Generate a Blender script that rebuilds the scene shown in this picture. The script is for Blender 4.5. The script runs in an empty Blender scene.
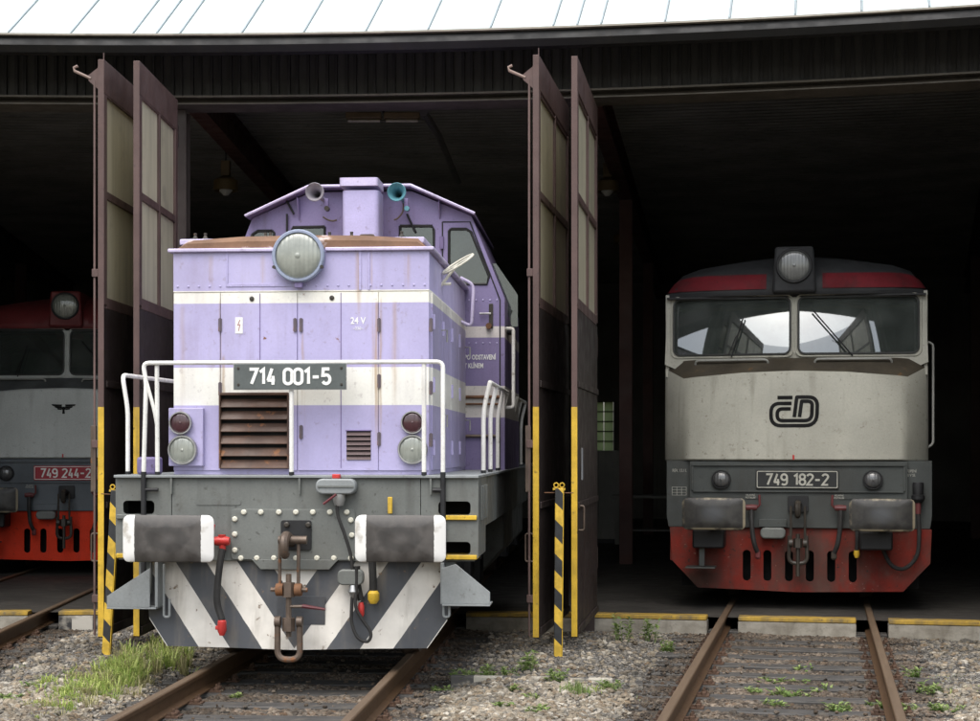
import bpy, bmesh, math, random
import numpy as np
from mathutils import Vector, Matrix

R = math.radians
random.seed(7)
rng = np.random.default_rng(7)
scene = bpy.context.scene
COL = scene.collection

# ------------------------------------------------------------------ camera, sky, sun, exposure
EYE = 1.73
FPX = 1600.0            # focal length in pixels of the 980 px wide photograph
HOR = 450.0             # row of the horizon
cam = bpy.data.cameras.new('camera')
cam_o = bpy.data.objects.new('camera', cam)
COL.objects.link(cam_o)
cam_o.location = (0, 0, EYE)
cam_o.rotation_euler = (R(90), 0, 0)
cam.sensor_fit = 'HORIZONTAL'
cam.sensor_width = 36
cam.lens = 36 * FPX / 980
cam.shift_y = (HOR - 360.5) / 980
cam.clip_end = 2000
scene.camera = cam_o

SUN_EL, SUN_AZ = 64, 200        # degrees; azimuth clockwise from +Y (205 = behind the camera, a little left)
world = bpy.data.worlds.new('World')
scene.world = world
world.use_nodes = True
wn = world.node_tree.nodes
wl = world.node_tree.links
wn.clear()
sky = wn.new('ShaderNodeTexSky')
sky.sky_type = 'NISHITA'
sky.sun_disc = False
sky.sun_elevation = R(SUN_EL)
sky.sun_rotation = R(SUN_AZ)
sky.air_density = 1.4
sky.dust_density = 4.0
hs = wn.new('ShaderNodeHueSaturation')
hs.inputs['Saturation'].default_value = 0.5
bg = wn.new('ShaderNodeBackground')
bg.inputs['Strength'].default_value = 0.15
wo = wn.new('ShaderNodeOutputWorld')
wl.new(sky.outputs[0], hs.inputs['Color'])
wl.new(hs.outputs[0], bg.inputs['Color'])
wl.new(bg.outputs[0], wo.inputs['Surface'])

sun = bpy.data.lights.new('sun', 'SUN')
sun.energy = 1.1
sun.angle = R(70)
sun.color = (1.0, 0.98, 0.95)
sun_o = bpy.data.objects.new('sun', sun)
COL.objects.link(sun_o)
sd = Vector((math.sin(R(SUN_AZ)) * math.cos(R(SUN_EL)), math.cos(R(SUN_AZ)) * math.cos(R(SUN_EL)), math.sin(R(SUN_EL))))
sun_o.rotation_euler = sd.to_track_quat('Z', 'Y').to_euler()
sun_o.location = sd * 60

scene.view_settings.view_transform = 'Standard'
scene.view_settings.look = 'None'
scene.view_settings.gamma = 1
scene.view_settings.exposure = 0.95

# ------------------------------------------------------------------ mesh helpers
class MB:
    def __init__(s):
        s.v = []; s.f = []
    def add(s, vs, fs):
        n = len(s.v)
        s.v += [tuple(p) for p in vs]
        s.f += [tuple(i + n for i in f) for f in fs]
        return s
    def box(s, x0, x1, y0, y1, z0, z1):
        return s.add([(x0,y0,z0),(x1,y0,z0),(x1,y1,z0),(x0,y1,z0),(x0,y0,z1),(x1,y0,z1),(x1,y1,z1),(x0,y1,z1)],
                     [(0,3,2,1),(4,5,6,7),(0,1,5,4),(1,2,6,5),(2,3,7,6),(3,0,4,7)])
    def prism(s, poly, axis, a, b):
        def pt(u, w, h):
            return {'y': (u, h, w), 'z': (u, w, h), 'x': (h, u, w)}[axis]
        n = len(poly)
        vs = [pt(u, w, a) for u, w in poly] + [pt(u, w, b) for u, w in poly]
        fs = [tuple(range(n)), tuple(range(2*n-1, n-1, -1))]
        fs += [(i, (i+1) % n, (i+1) % n + n, i + n) for i in range(n)]
        return s.add(vs, fs)
    def tube(s, path, r, n=8, r2=None):
        P = [Vector(p) for p in path]
        rings = []
        up = None
        for i, p in enumerate(P):
            d = (P[min(i+1, len(P)-1)] - P[max(i-1, 0)]).normalized()
            if up is None:
                up = d.orthogonal().normalized()
            else:
                up = (up - d * up.dot(d))
                up = up.normalized() if up.length > 1e-6 else d.orthogonal().normalized()
            w = d.cross(up)
            rr = r if r2 is None else r + (r2 - r) * i / (len(P) - 1)
            rings.append([p + rr * (math.cos(2*math.pi*k/n) * up + math.sin(2*math.pi*k/n) * w) for k in range(n)])
        return s.loft(rings)
    def loft(s, rings, cap=True, closed=True):
        n = len(rings[0]); vs = [p for r_ in rings for p in r_]; fs = []
        for i in range(len(rings)-1):
            for k in range(n if closed else n-1):
                k2 = (k+1) % n
                fs.append((i*n+k, i*n+k2, (i+1)*n+k2, (i+1)*n+k))
        if cap and closed:
            fs.append(tuple(range(n-1, -1, -1)))
            fs.append(tuple(range((len(rings)-1)*n, len(rings)*n)))
        return s.add(vs, fs)
    def lathe(s, prof, c, axis='y', n=24, cap=True):
        # prof: list of (radius, height along axis)
        rings = []
        for r_, h in prof:
            ring = []
            for k in range(n):
                a = 2*math.pi*k/n
                u, w = r_*math.cos(a), r_*math.sin(a)
                ring.append({'y': (c[0]+u, c[1]+h, c[2]+w), 'z': (c[0]+u, c[1]+w, c[2]+h), 'x': (c[0]+h, c[1]+u, c[2]+w)}[axis])
            rings.append(ring)
        return s.loft(rings, cap)
    def mesh(s, name, smooth=35):
        me = bpy.data.meshes.new(name)
        me.from_pydata(s.v, [], s.f)
        bm = bmesh.new(); bm.from_mesh(me)
        bmesh.ops.recalc_face_normals(bm, faces=bm.faces[:])
        bm.to_mesh(me); bm.free()
        if smooth:
            for p in me.polygons: p.use_smooth = True
            me.set_sharp_from_angle(angle=R(smooth))
        return me
    def build(s, name, m, parent=None, bevel=0, smooth=35, loc=None, seg=2):
        return obj(name, s.mesh(name, smooth), m, parent, bevel, loc, seg)

def obj(name, me, m, parent=None, bevel=0, loc=None, seg=2):
    if m is not None and not me.materials:
        me.materials.append(m)
    o = bpy.data.objects.new(name, me)
    COL.objects.link(o)
    if parent is not None: o.parent = parent
    if loc is not None: o.location = loc
    if bevel:
        b = o.modifiers.new('bevel', 'BEVEL')
        b.width = bevel; b.segments = seg; b.limit_method = 'ANGLE'; b.angle_limit = R(40)
    return o

def copy_part(o, parent=None, loc=None, rot=None):
    c = o.copy(); COL.objects.link(c)
    c.parent = parent if parent is not None else o.parent
    if loc is not None: c.location = loc
    if rot is not None: c.rotation_euler = rot
    return c

def plate(outer, holes, axis, a, b):
    """flat plate with cut-out holes; outer / holes are 2D loops; axis as MB.prism, from a to b"""
    bm = bmesh.new(); es = []
    for loop in [outer] + list(holes):
        vs = [bm.verts.new({'y': (u, a, w), 'z': (u, w, a), 'x': (a, u, w)}[axis]) for u, w in loop]
        es += [bm.edges.new((vs[i], vs[(i+1) % len(vs)])) for i in range(len(vs))]
    bmesh.ops.triangle_fill(bm, use_beauty=True, use_dissolve=False, edges=es)
    bmesh.ops.recalc_face_normals(bm, faces=bm.faces[:])
    r_ = bmesh.ops.extrude_face_region(bm, geom=bm.faces[:])
    d = {'y': (0, b-a, 0), 'z': (0, 0, b-a), 'x': (b-a, 0, 0)}[axis]
    bmesh.ops.translate(bm, verts=[e for e in r_['geom'] if isinstance(e, bmesh.types.BMVert)], vec=d)
    mb = MB()
    bm.verts.index_update()
    mb.add([v.co[:] for v in bm.verts], [[v.index for v in f.verts] for f in bm.faces])
    bm.free()
    return mb

def rrect(x0, x1, z0, z1, r, n=4):
    pts = []
    for cx, cz, a0 in ((x1-r, z1-r, 0), (x0+r, z1-r, 90), (x0+r, z0+r, 180), (x1-r, z0+r, 270)):
        for k in range(n+1):
            a = R(a0 + 90*k/n)
            pts.append((cx + r*math.cos(a), cz + r*math.sin(a)))
    return pts

def bend(pts, rad=0.05, n=4):
    """round the corners of a polyline"""
    P = [Vector(p) for p in pts]; out = [P[0]]
    for i in range(1, len(P)-1):
        a, b, c = P[i-1], P[i], P[i+1]
        r1 = min(rad, (b-a).length*0.45, (c-b).length*0.45)
        p, q = b + (a-b).normalized()*r1, b + (c-b).normalized()*r1
        for k in range(n+1):
            t = k/n
            out.append((1-t)**2*p + 2*t*(1-t)*b + t*t*q)
    out.append(P[-1])
    return out

def catmull(pts, n=6):
    P = [Vector(p) for p in pts]
    P = [P[0]*2-P[1]] + P + [P[-1]*2-P[-2]]
    out = []
    for i in range(1, len(P)-2):
        for k in range(n):
            t = k/n
            out.append(0.5*((2*P[i]) + (P[i+1]-P[i-1])*t + (2*P[i-1]-5*P[i]+4*P[i+1]-P[i+2])*t*t + (-P[i-1]+3*P[i]-3*P[i+1]+P[i+2])*t**3))
    out.append(P[-2])
    return out

def thing(name, label, cat, loc=(0,0,0), rz=0, group=None):
    o = bpy.data.objects.new(name, None)
    COL.objects.link(o)
    o.empty_display_size = 0.3
    o.location = loc; o.rotation_euler = (0, 0, rz)
    return tag(o, label, cat, group)
def tag(o, label, cat, group=None):
    o['label'] = label; o['category'] = cat
    if group: o['group'] = group
    return o
def kind(o, k):
    o['kind'] = k
    return o

def text(name, s, size, p, m, parent, sx=1.0, bold=0.0, align='CENTER', depth=0.0015, rot=(R(90), 0, 0), track=1.0):
    cu = bpy.data.curves.new(name, 'FONT')
    cu.body = s; cu.size = size; cu.align_x = align; cu.align_y = 'CENTER'
    cu.extrude = depth; cu.offset = bold; cu.space_character = track; cu.resolution_u = 3
    t = bpy.data.objects.new(name, cu); COL.objects.link(t)
    bpy.context.view_layer.update()
    me = bpy.data.meshes.new_from_object(t.evaluated_get(bpy.context.evaluated_depsgraph_get()))
    bpy.data.objects.remove(t)
    me.materials.clear()
    o = obj(name, me, m, parent)
    o.location = p; o.rotation_euler = rot; o.scale = (sx, 1, 1)
    return o

def stroke(mb, path, w, y0, y1):
    """flat ribbon of width w along a 2D (x,z) path, extruded y0..y1"""
    P = [Vector(p) for p in path]
    L, Rr = [], []
    for i, p in enumerate(P):
        if 0 < i < len(P)-1:
            d1 = (P[i]-P[i-1]).normalized(); d2 = (P[i+1]-P[i]).normalized()
            d = (d1+d2).normalized(); k = 1/max(0.5, math.sqrt((1+d1.dot(d2))/2))
        else:
            d = (P[min(i+1, len(P)-1)]-P[max(i-1, 0)]).normalized(); k = 1
        nrm = Vector((-d.y, d.x)) * w/2 * k
        L.append(p+nrm); Rr.append(p-nrm)
    n = len(P); vs = []
    for y in (y0, y1):
        vs += [(p.x, y, p.y) for p in L] + [(p.x, y, p.y) for p in Rr]
    fs = []
    for i in range(n-1):
        fs += [(i, i+1, n+i+1, n+i), (2*n+i, 3*n+i, 3*n+i+1, 2*n+i+1), (i, 2*n+i, 2*n+i+1, i+1), (n+i, n+i+1, 3*n+i+1, 3*n+i)]
    fs += [(0, n, 3*n, 2*n), (n-1, 3*n-1, 4*n-1, 2*n-1)]
    mb.add(vs, fs)

# ------------------------------------------------------------------ materials
def srgb(r, g, b):
    f = lambda c: (c/255/12.92) if c/255 <= 0.04045 else ((c/255+0.055)/1.055)**2.4
    return (f(r), f(g), f(b))

class NT:
    def __init__(s, name):
        s.m = bpy.data.materials.new(name); s.m.use_nodes = True
        s.t = s.m.node_tree; s.n = s.t.nodes; s.l = s.t.links
        s.b = s.n['Principled BSDF']
        s.tc = s.n.new('ShaderNodeTexCoord')
    def link(s, a, b): s.l.new(a, b)
    def math(s, op, a, b=None, c=None):
        n = s.n.new('ShaderNodeMath'); n.operation = op
        for i, x in enumerate((a, b, c)):
            if x is None: continue
            if isinstance(x, (int, float)): n.inputs[i].default_value = x
            else: s.link(x, n.inputs[i])
        return n.outputs[0]
    def xyz(s, src=None):
        n = s.n.new('ShaderNodeSeparateXYZ'); s.link(src or s.tc.outputs['Object'], n.inputs[0]); return n.outputs
    def map(s, scale, src=None, loc=(0,0,0)):
        n = s.n.new('ShaderNodeMapping'); n.inputs['Scale'].default_value = scale; n.inputs['Location'].default_value = loc
        s.link(src or s.tc.outputs['Object'], n.inputs[0]); return n.outputs[0]
    def noise(s, scale, detail=5, vec=None, rough=0.55):
        n = s.n.new('ShaderNodeTexNoise'); n.inputs['Scale'].default_value = scale; n.inputs['Detail'].default_value = detail
        n.inputs['Roughness'].default_value = rough
        s.link(vec if vec is not None else s.tc.outputs['Object'], n.inputs['Vector']); return n.outputs['Fac']
    def ramp(s, fac, a, b, lo=0.0, hi=1.0):
        n = s.n.new('ShaderNodeMapRange'); n.interpolation_type = 'SMOOTHSTEP'
        s.link(fac, n.inputs[0])
        for i, x in zip((1,2,3,4), (a, b, lo, hi)): n.inputs[i].default_value = x
        return n.outputs[0]
    def mix(s, fac, a, b, blend='MIX'):
        n = s.n.new('ShaderNodeMix'); n.data_type = 'RGBA'; n.blend_type = blend
        for k, x in ((0, fac), (6, a), (7, b)):
            if isinstance(x, (int, float)): n.inputs[k].default_value = x
            elif isinstance(x, tuple): n.inputs[k].default_value = (*x, 1)
            else: s.link(x, n.inputs[k])
        return n.outputs[2]
    def value(s, col, f):
        n = s.n.new('ShaderNodeHueSaturation'); s.link(col, n.inputs['Color']) if not isinstance(col, tuple) else setattr(n.inputs['Color'], 'default_value', (*col, 1))
        s.link(f, n.inputs['Value']); return n.outputs[0]
    def bump(s, h, strength=0.3, dist=0.01):
        n = s.n.new('ShaderNodeBump'); n.inputs['Strength'].default_value = strength; n.inputs['Distance'].default_value = dist
        s.link(h, n.inputs['Height']); s.link(n.outputs[0], s.b.inputs['Normal'])
    def out(s, col, rough=0.6, metal=0.0, spec=0.5):
        if isinstance(col, tuple): s.b.inputs['Base Color'].default_value = (*col, 1)
        else: s.link(col, s.b.inputs['Base Color'])
        if isinstance(rough, (int, float)): s.b.inputs['Roughness'].default_value = rough
        else: s.link(rough, s.b.inputs['Roughness'])
        s.b.inputs['Metallic'].default_value = metal
        s.b.inputs['Specular IOR Level'].default_value = spec
        return s.m

MATS = {}
def paint(name, col, rough=0.5, var=0.18, vs=2.5, streak=0.25, dirt=(0.06,0.05,0.04), rust=0.0, rs=4.0, metal=0.0, bands=(), bump=0.1, sscale=7, rustcol=(0.13,0.055,0.022), spec=0.4, fine=0.06, stains=(), grime=()):
    """bands: (axis index, lo, hi, colour[, use abs]) painted on in object space"""
    if name in MATS: return MATS[name]
    t = NT(name)
    c = t.mix(0.0, col, col)
    if bands:
        x = t.xyz()
        for bnd in bands:
            ax, lo, hi, bc = bnd[:4]
            v = x[ax]
            if len(bnd) > 4: v = t.math('ABSOLUTE', v)
            m = t.math('MULTIPLY', t.math('GREATER_THAN', v, lo), t.math('LESS_THAN', v, hi))
            c = t.mix(m, c, bc)
    for (sx_, sw_, z0_, z1_, sf_) in stains:
        # rust runs below hinges and seams
        xx = t.xyz()
        fm = t.math('MULTIPLY', t.ramp(t.math('ABSOLUTE', t.math('SUBTRACT', t.math('ADD', xx[0], t.math('MULTIPLY', t.noise(4, 4), .03)), sx_+.015)), sw_, 0.0), t.math('MULTIPLY', t.ramp(xx[2], z0_, z0_+.5*(z1_-z0_)), t.ramp(xx[2], z1_, z1_-.05)))
        fm = t.math('MULTIPLY', fm, t.ramp(t.noise(1.0, 5, t.map((30, 30, 1.2))), .35, .6))
        c = t.mix(t.math('MULTIPLY', fm, sf_), c, (.36, .22, .09))
    n1 = t.noise(vs, 6)
    c = t.value(c, t.ramp(n1, 0.3, 0.7, 1-var, 1+var*0.6))
    if fine:
        c = t.value(c, t.ramp(t.noise(60, 3), 0.3, 0.7, 1-fine, 1+fine*0.7))
    if streak:
        st = t.noise(1.0, 6, t.map((sscale, sscale, 0.45)))
        patch = t.noise(1.3, 3)
        f = t.math('MULTIPLY', t.ramp(st, 0.50, 0.74), t.ramp(patch, 0.35, 0.65))
        c = t.mix(t.math('MULTIPLY', f, streak), c, dirt)
        sp = t.noise(22, 5)
        c = t.mix(t.math('MULTIPLY', t.ramp(sp, 0.62, 0.72), streak*0.9), c, dirt)
    for (gs_, lo_, hi_, am_, gc_, st_) in grime:
        # broad uneven weathering: fading, dust and soot
        gn = t.noise(gs_, 8, t.map((1, 1, st_)), 0.62)
        c = t.mix(t.math('MULTIPLY', t.ramp(gn, lo_, hi_), am_), c, gc_)
    if rust:
        rn = t.noise(rs, 9, None, 0.65)
        f = t.ramp(rn, 0.72-0.25*rust, 0.78-0.25*rust)
        rc = t.mix(t.noise(18, 4), rustcol, tuple(x*2.0 for x in rustcol))
        c = t.mix(f, c, rc)
    if bump:
        t.bump(t.math('ADD', t.noise(3.5, 3), t.math('MULTIPLY', t.noise(80, 3), 0.15)), bump, 0.01)
    rr = t.ramp(t.noise(5, 4), 0.3, 0.7, max(0.05, rough-0.1), min(1, rough+0.14))
    MATS[name] = t.out(c, rr, metal, spec)
    return MATS[name]

WHITE = (0.78, 0.77, 0.72)
PURP = (0.42, 0.385, 0.60)
m_hood = paint('lilac paint with cream bands', PURP, 0.42, 0.09, 1.3, 0.3, (0.17,0.12,0.12), grime=((1.1,.45,.75,.30,(.60,.57,.68),.6), (2.6,.52,.80,.45,(.26,.21,.27),.35), (9.0,.60,.74,.45,(.24,.18,.19),.8)), fine=.03, rust=.17, rs=7, stains=((.60,.045,1.6,2.92,.7),(.46,.035,2.7,3.32,.6),(.56,.02,2.9,3.32,.5),(-.62,.02,1.7,2.5,.6),(.02,.02,1.6,2.7,.5),(.75,.03,1.9,2.92,.45),(-.30,.03,2.95,3.3,.4),(-.72,.03,2.95,3.3,.35),(-.02,.05,2.95,3.15,.5),(.64,.015,1.55,2.95,.55),(-.645,.012,1.55,2.95,.45),(.85,.04,2.95,3.3,.4),(-.95,.03,1.55,2.9,.25)), bands=((2, 2.895, 2.995, (0.8,0.78,0.7)), (2, 2.085, 2.385, (0.8,0.79,0.73))), bump=0.35)
m_cab = paint('violet cab paint with cream bands', (0.215, 0.178, 0.335), 0.45, 0.12, 1.6, 0.45, (0.07,0.05,0.06), bands=((2, 2.835, 2.945, (0.62,0.58,0.56)), (2, 2.05, 2.36, (0.62,0.59,0.56))), bump=0.12)
m_lilac = paint('lilac paint', PURP, 0.42, 0.1, 2.5, 0.35, (0.14,0.10,0.10))
m_lilac_d = paint('sooty lilac paint', (0.20, 0.16, 0.31), 0.5, 0.2, 2.5, 0.6, (0.04,0.03,0.04))
m_lip = paint('pale lilac roof edge', (0.55, 0.49, 0.68), 0.45, 0.15, 3, 0.4)
m_hoodtop = paint('rusting brown hood top', (0.19, 0.105, 0.06), 0.65, 0.3, 3, 0.5, (.09,.05,.03), rust=0.58, rs=2.6, rustcol=(0.30,0.24,0.22), bump=0.3)
m_hgrey = paint('blue grey headstock paint', (0.150, 0.158, 0.147), 0.5, 0.16, 2.0, 0.6, (0.04,0.035,0.03), grime=((1.6,.45,.78,.5,(.085,.078,.065),.5), (7,.58,.76,.5,(.07,.06,.05),1)))
m_sgrey = paint('light grey step paint', (0.235, 0.25, 0.25), 0.5, 0.15, 3.0, 0.4)
m_rail = paint('white handrail paint', (0.76, 0.75, 0.71), 0.45, 0.1, 4, 0.6, (0.22,0.17,0.11), rust=0.24, rs=11, grime=((6,.5,.75,.45,(.42,.38,.31),.4),))
m_black = paint('black steel', (0.016, 0.016, 0.017), 0.55, 0.3, 5, 0.3, (0.05,0.045,0.04))
m_grease = paint('greasy steel', (0.045, 0.038, 0.030), 0.42, 0.35, 6, 0.5, (0.015,0.012,0.01), rust=0.35, rs=7, bump=0.3)
m_steel = paint('worn brown steel', (0.115, 0.085, 0.065), 0.45, 0.3, 7, 0.4, rust=0.5, rs=6, metal=0.3, bump=0.25)
m_rusty = paint('rusty steel', (0.14, 0.065, 0.03), 0.7, 0.35, 7, 0.3, rust=0.6, rs=8)
m_yel = paint('yellow paint', (0.62, 0.40, 0.035), 0.55, 0.22, 5, 0.75, (0.12,0.08,0.03), rust=.32, rs=8, grime=((5,.48,.75,.5,(.22,.15,.05),.5),))
m_red = paint('red valve paint', (0.46, 0.035, 0.03), 0.45, 0.2, 6, 0.4, (0.06,0.02,0.02))
m_rubber = paint('rubber hose', (0.022, 0.021, 0.02), 0.7, 0.3, 8, 0.3, (0.07,0.065,0.06))
m_bolt = paint('pale bolt heads', (0.62, 0.60, 0.50), 0.5, 0.15, 9, 0.3)
m_louvre = paint('rust brown louvre', (0.085, 0.045, 0.03), 0.5, 0.3, 4, 0.5, (0.03,0.02,0.015), rust=0.5, rs=5)
m_dark = paint('black paint and void shade', (0.008, 0.008, 0.008), 0.9, 0.2, 3, 0)  # near-black stands for the shade inside openings; the nose emblems share it
m_plate_g = paint('grey number plate', (0.095, 0.108, 0.105), 0.5, 0.12, 6, 0.4, (0.04,0.04,0.04))
m_white = paint('white lettering', (0.82, 0.82, 0.78), 0.5, 0.06, 6, 0.15)
m_cream = paint('dull cream lettering', (0.45, 0.44, 0.38), 0.55, 0.15, 8, 0.3)
m_silver = paint('dull aluminium', (0.42, 0.42, 0.41), 0.35, 0.15, 6, 0.3, metal=0.8)
m_lampgrey = paint('grey lamp rim', (0.30, 0.32, 0.34), 0.4, 0.15, 6, 0.4)
m_lampblue = paint('blue grey lamp rim', (0.26, 0.30, 0.40), 0.4, 0.12, 6, 0.4)
m_teal = paint('teal horn paint', (0.13, 0.32, 0.38), 0.4, 0.2, 8, 0.3)

def glass(name, col, rough=0.05, refl=0.2, tint=(0.75,0.85,0.8), trans=0.6):
    """window pane: dirty, partly see-through, with a mirror share"""
    if name in MATS: return MATS[name]
    t = NT(name)
    gl = t.n.new('ShaderNodeBsdfGlossy'); gl.inputs['Roughness'].default_value = rough; gl.inputs['Color'].default_value = (0.95,0.97,1,1)
    df = t.n.new('ShaderNodeBsdfDiffuse'); df.inputs['Color'].default_value = (*col, 1)
    tr = t.n.new('ShaderNodeBsdfTransparent'); tr.inputs['Color'].default_value = (*tint, 1)
    m1 = t.n.new('ShaderNodeMixShader'); m2 = t.n.new('ShaderNodeMixShader')
    d = t.ramp(t.noise(2.5, 6), 0.35, 0.7, trans+0.12, trans-0.12)
    t.link(d, m1.inputs[0]); t.link(df.outputs[0], m1.inputs[1]); t.link(tr.outputs[0], m1.inputs[2])
    fr = t.n.new('ShaderNodeFresnel'); fr.inputs[0].default_value = 1.6
    f = t.math('ADD', t.math('MULTIPLY', fr.outputs[0], 0.6), refl)
    t.link(f, m2.inputs[0]); t.link(m1.outputs[0], m2.inputs[1]); t.link(gl.outputs[0], m2.inputs[2])
    t.link(m2.outputs[0], t.n['Material Output'].inputs[0])
    MATS[name] = t.m
    return t.m
m_glass = glass('cab window glass', (0.04,0.05,0.05), 0.03, 0.06)
m_glass749 = glass('windscreen glass', (0.03,0.035,0.035), 0.015, 0.30, trans=0.8)

def lens_mat(name, col, ring=60.0):
    if name in MATS: return MATS[name]
    t = NT(name)
    x = t.xyz()
    r = t.math('SQRT', t.math('ADD', t.math('POWER', x[0], 2.0), t.math('POWER', x[2], 2.0)))
    t.bump(t.math('SINE', t.math('MULTIPLY', x[0], 180.0)), 0.4, 0.004)
    c = t.value(t.mix(0, col, col), t.ramp(t.noise(9, 5), 0.3, 0.7, 0.8, 1.12))
    t.b.inputs['Coat Weight'].default_value = 1.0
    t.b.inputs['Coat Roughness'].default_value = 0.06
    MATS[name] = t.out(c, 0.3, 0.12, 0.5)
    return t.m
m_lens = lens_mat('ribbed lamp lens', (0.27, 0.285, 0.25))
m_lens_m = lens_mat('grey lamp lens', (0.15, 0.155, 0.15))
m_lens_red = lens_mat('dark red lamp lens', (0.05, 0.012, 0.018))
m_lens_d = lens_mat('dark glass lens', (0.10, 0.10, 0.10))

# ------------------------------------------------------------------ the roundhouse: tracks fan out from one centre behind the camera
CX, CY = -3.63, -16.3
A1 = 4.2                    # bearing of the middle track
STEP = 7.5
APO = 33.5                  # radius of the door sill line
def polar(r, adeg, z=0.0, s=0.0):
    a = R(adeg)
    return Vector((CX + r*math.sin(a) + s*math.cos(a), CY + r*math.cos(a) - s*math.sin(a), z))

class Frame:
    """local frame of a vehicle: x to the right, y along the track into the shed, z up"""
    def __init__(s, r, adeg):
        s.a = R(adeg); s.o = polar(r, adeg)
        s.rh = Vector((math.sin(s.a), math.cos(s.a))); s.th = Vector((math.cos(s.a), -math.sin(s.a)))
    def at(s, u, v, q):
        """where the sight line through a point of the photograph meets the plane y = q of this vehicle"""
        d = Vector(((u-490)/FPX, 1.0)); o = Vector((s.o.x, s.o.y))
        t = (q + o.dot(s.rh)) / d.dot(s.rh)
        p = d*t - o
        return (p.dot(s.th), EYE + t*(HOR-v)/FPX)
    def at3(s, u, v, q):
        x, z = s.at(u, v, q)
        return (x, q, z)

# ------------------------------------------------------------------ custom narrow block numerals (strokes on a unit-high grid)
def arcp(cx, cz, rx, rz, a0, a1, n=10):
    return [(cx+rx*math.cos(R(a0+(a1-a0)*i/n)), cz+rz*math.sin(R(a0+(a1-a0)*i/n))) for i in range(n+1)]
GW = .46
def glyph(ch):
    w = GW; r = w/2
    if ch == '0': return [arcp(r, 1-r, r, r, 0, 180) + arcp(r, r, r, r, 180, 360) + [(w, 1-r)]]
    if ch == '1': return [[(.02, .80), (.24, 1.0), (.24, 0)]]
    if ch == '2': return [arcp(r, 1-r, r, r, 165, -30) + [(0, .0), (w, .0)]]
    if ch == '4': return [[(.02, .24), (w, .24)], [(.05, .22), (.29, 1.04)], [(w-.11, .54), (w-.11, -.06)]]
    if ch == '5': return [[(w-.03, 1), (.06, 1), (.03, .56)] + arcp(r, .30, r, .30, 120, -150)]
    if ch == '7': return [[(0, 1), (w, 1), (.12, 0)]]
    if ch == '8': return [arcp(r, .76, r*.9, .24, -90, 270, 16), arcp(r, .26, r, .26, 90, 450, 16)]
    if ch == '9': return [arcp(r, .72, r, .28, 0, 360, 16), [(w, .72)] + arcp(r, .26, r, .26, 0, -140, 8)]
    if ch == '-': return [[(.04, .46), (w-.06, .46)]]
    return []
def numerals(name, s, h, x, y, z, m, parent, sw=.15, sx=1.0, gap=.15):
    """row of numerals centred on x, z, standing proud of the plane y towards the viewer"""
    adv = lambda ch: (.26 if ch == ' ' else (.30 if ch == '1' else GW)) + gap
    tot = sum(adv(c_) for c_ in s) - gap
    cur = -tot/2
    for c_ in s:
        gl = glyph(c_)
        if gl:
            mb = MB()
            for si_, st in enumerate(gl):
                pth = [(x+sx*h*(cur+a_), z+h*((b_*(1-sw)+sw/2)-.5)) for a_, b_ in st]
                stroke(mb, pth, h*sw, y-.0035-.0004*si_, y-.0003*si_)
            mb.build(name, m, parent, 0, 0)
        cur += adv(c_)

# ------------------------------------------------------------------ ground, tracks, ballast
TRACKS = (A1-STEP, A1, A1+STEP)
def track_s(x, y, adeg):
    a = R(adeg)
    return (x-CX)*math.cos(a) - (y-CY)*math.sin(a)
def radius(x, y): return math.hypot(x-CX, y-CY)
def ground_h(x, y):
    d = min(abs(track_s(x, y, a)) for a in TRACKS)
    r_ = radius(x, y)
    t = min(1, max(0, (d-1.05)/0.6)); t = t*t*(3-2*t)
    edge = min(1, max(0, (APO-0.15-r_)/1.2))
    up = -0.115 if edge >= 1 else -0.19 + 0.075*edge
    h = -0.20 + (up+0.20)*t
    h += 0.012*math.sin(x*3.1+1.3*y)*math.sin(y*2.3-0.7*x) + 0.006*math.sin(x*9+y*7)
    if r_ > APO+0.1: h = -0.26
    return h
def axis_pts(lo, hi, st, far):
    c = list(np.arange(lo, hi+1e-6, st))
    o = [2, 5, 12, 30, 80, 200, far]
    return [lo-v for v in reversed(o)] + c + [hi+v for v in o]
gx = axis_pts(-7.0, 7.0, 0.1, 500); gy = axis_pts(8.0, 18.4, 0.1, 500)
mb = MB()
W_ = len(gx)
mb.v = [(x, y, ground_h(x, y) if (-7 <= x <= 7 and 8 <= y <= 18.4) else (-0.26 if radius(x, y) > APO else -0.13)) for y in gy for x in gx]
mb.f = [(j*W_+i, j*W_+i+1, (j+1)*W_+i+1, (j+1)*W_+i) for j in range(len(gy)-1) for i in range(W_-1)]
t = NT('fine gravel ground')
n1 = t.noise(55, 5); n2 = t.noise(0.9, 4); n3 = t.noise(220, 3)
c = t.mix(t.ramp(n1, 0.35, 0.65), (0.095,0.086,0.073), (0.24,0.215,0.18))
c = t.mix(t.ramp(n3, 0.45, 0.75), c, (0.24,0.22,0.185))
c = t.mix(t.ramp(n2, 0.45, 0.65, 0, 0.55), c, (0.075,0.068,0.055))
t.bump(t.math('ADD', n1, t.math('MULTIPLY', n3, 0.5)), 0.9, 0.03)
m_ground = t.out(c, 0.95, 0, 0.2)
kind(mb.build('ground', m_ground, smooth=80), 'structure')

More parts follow.
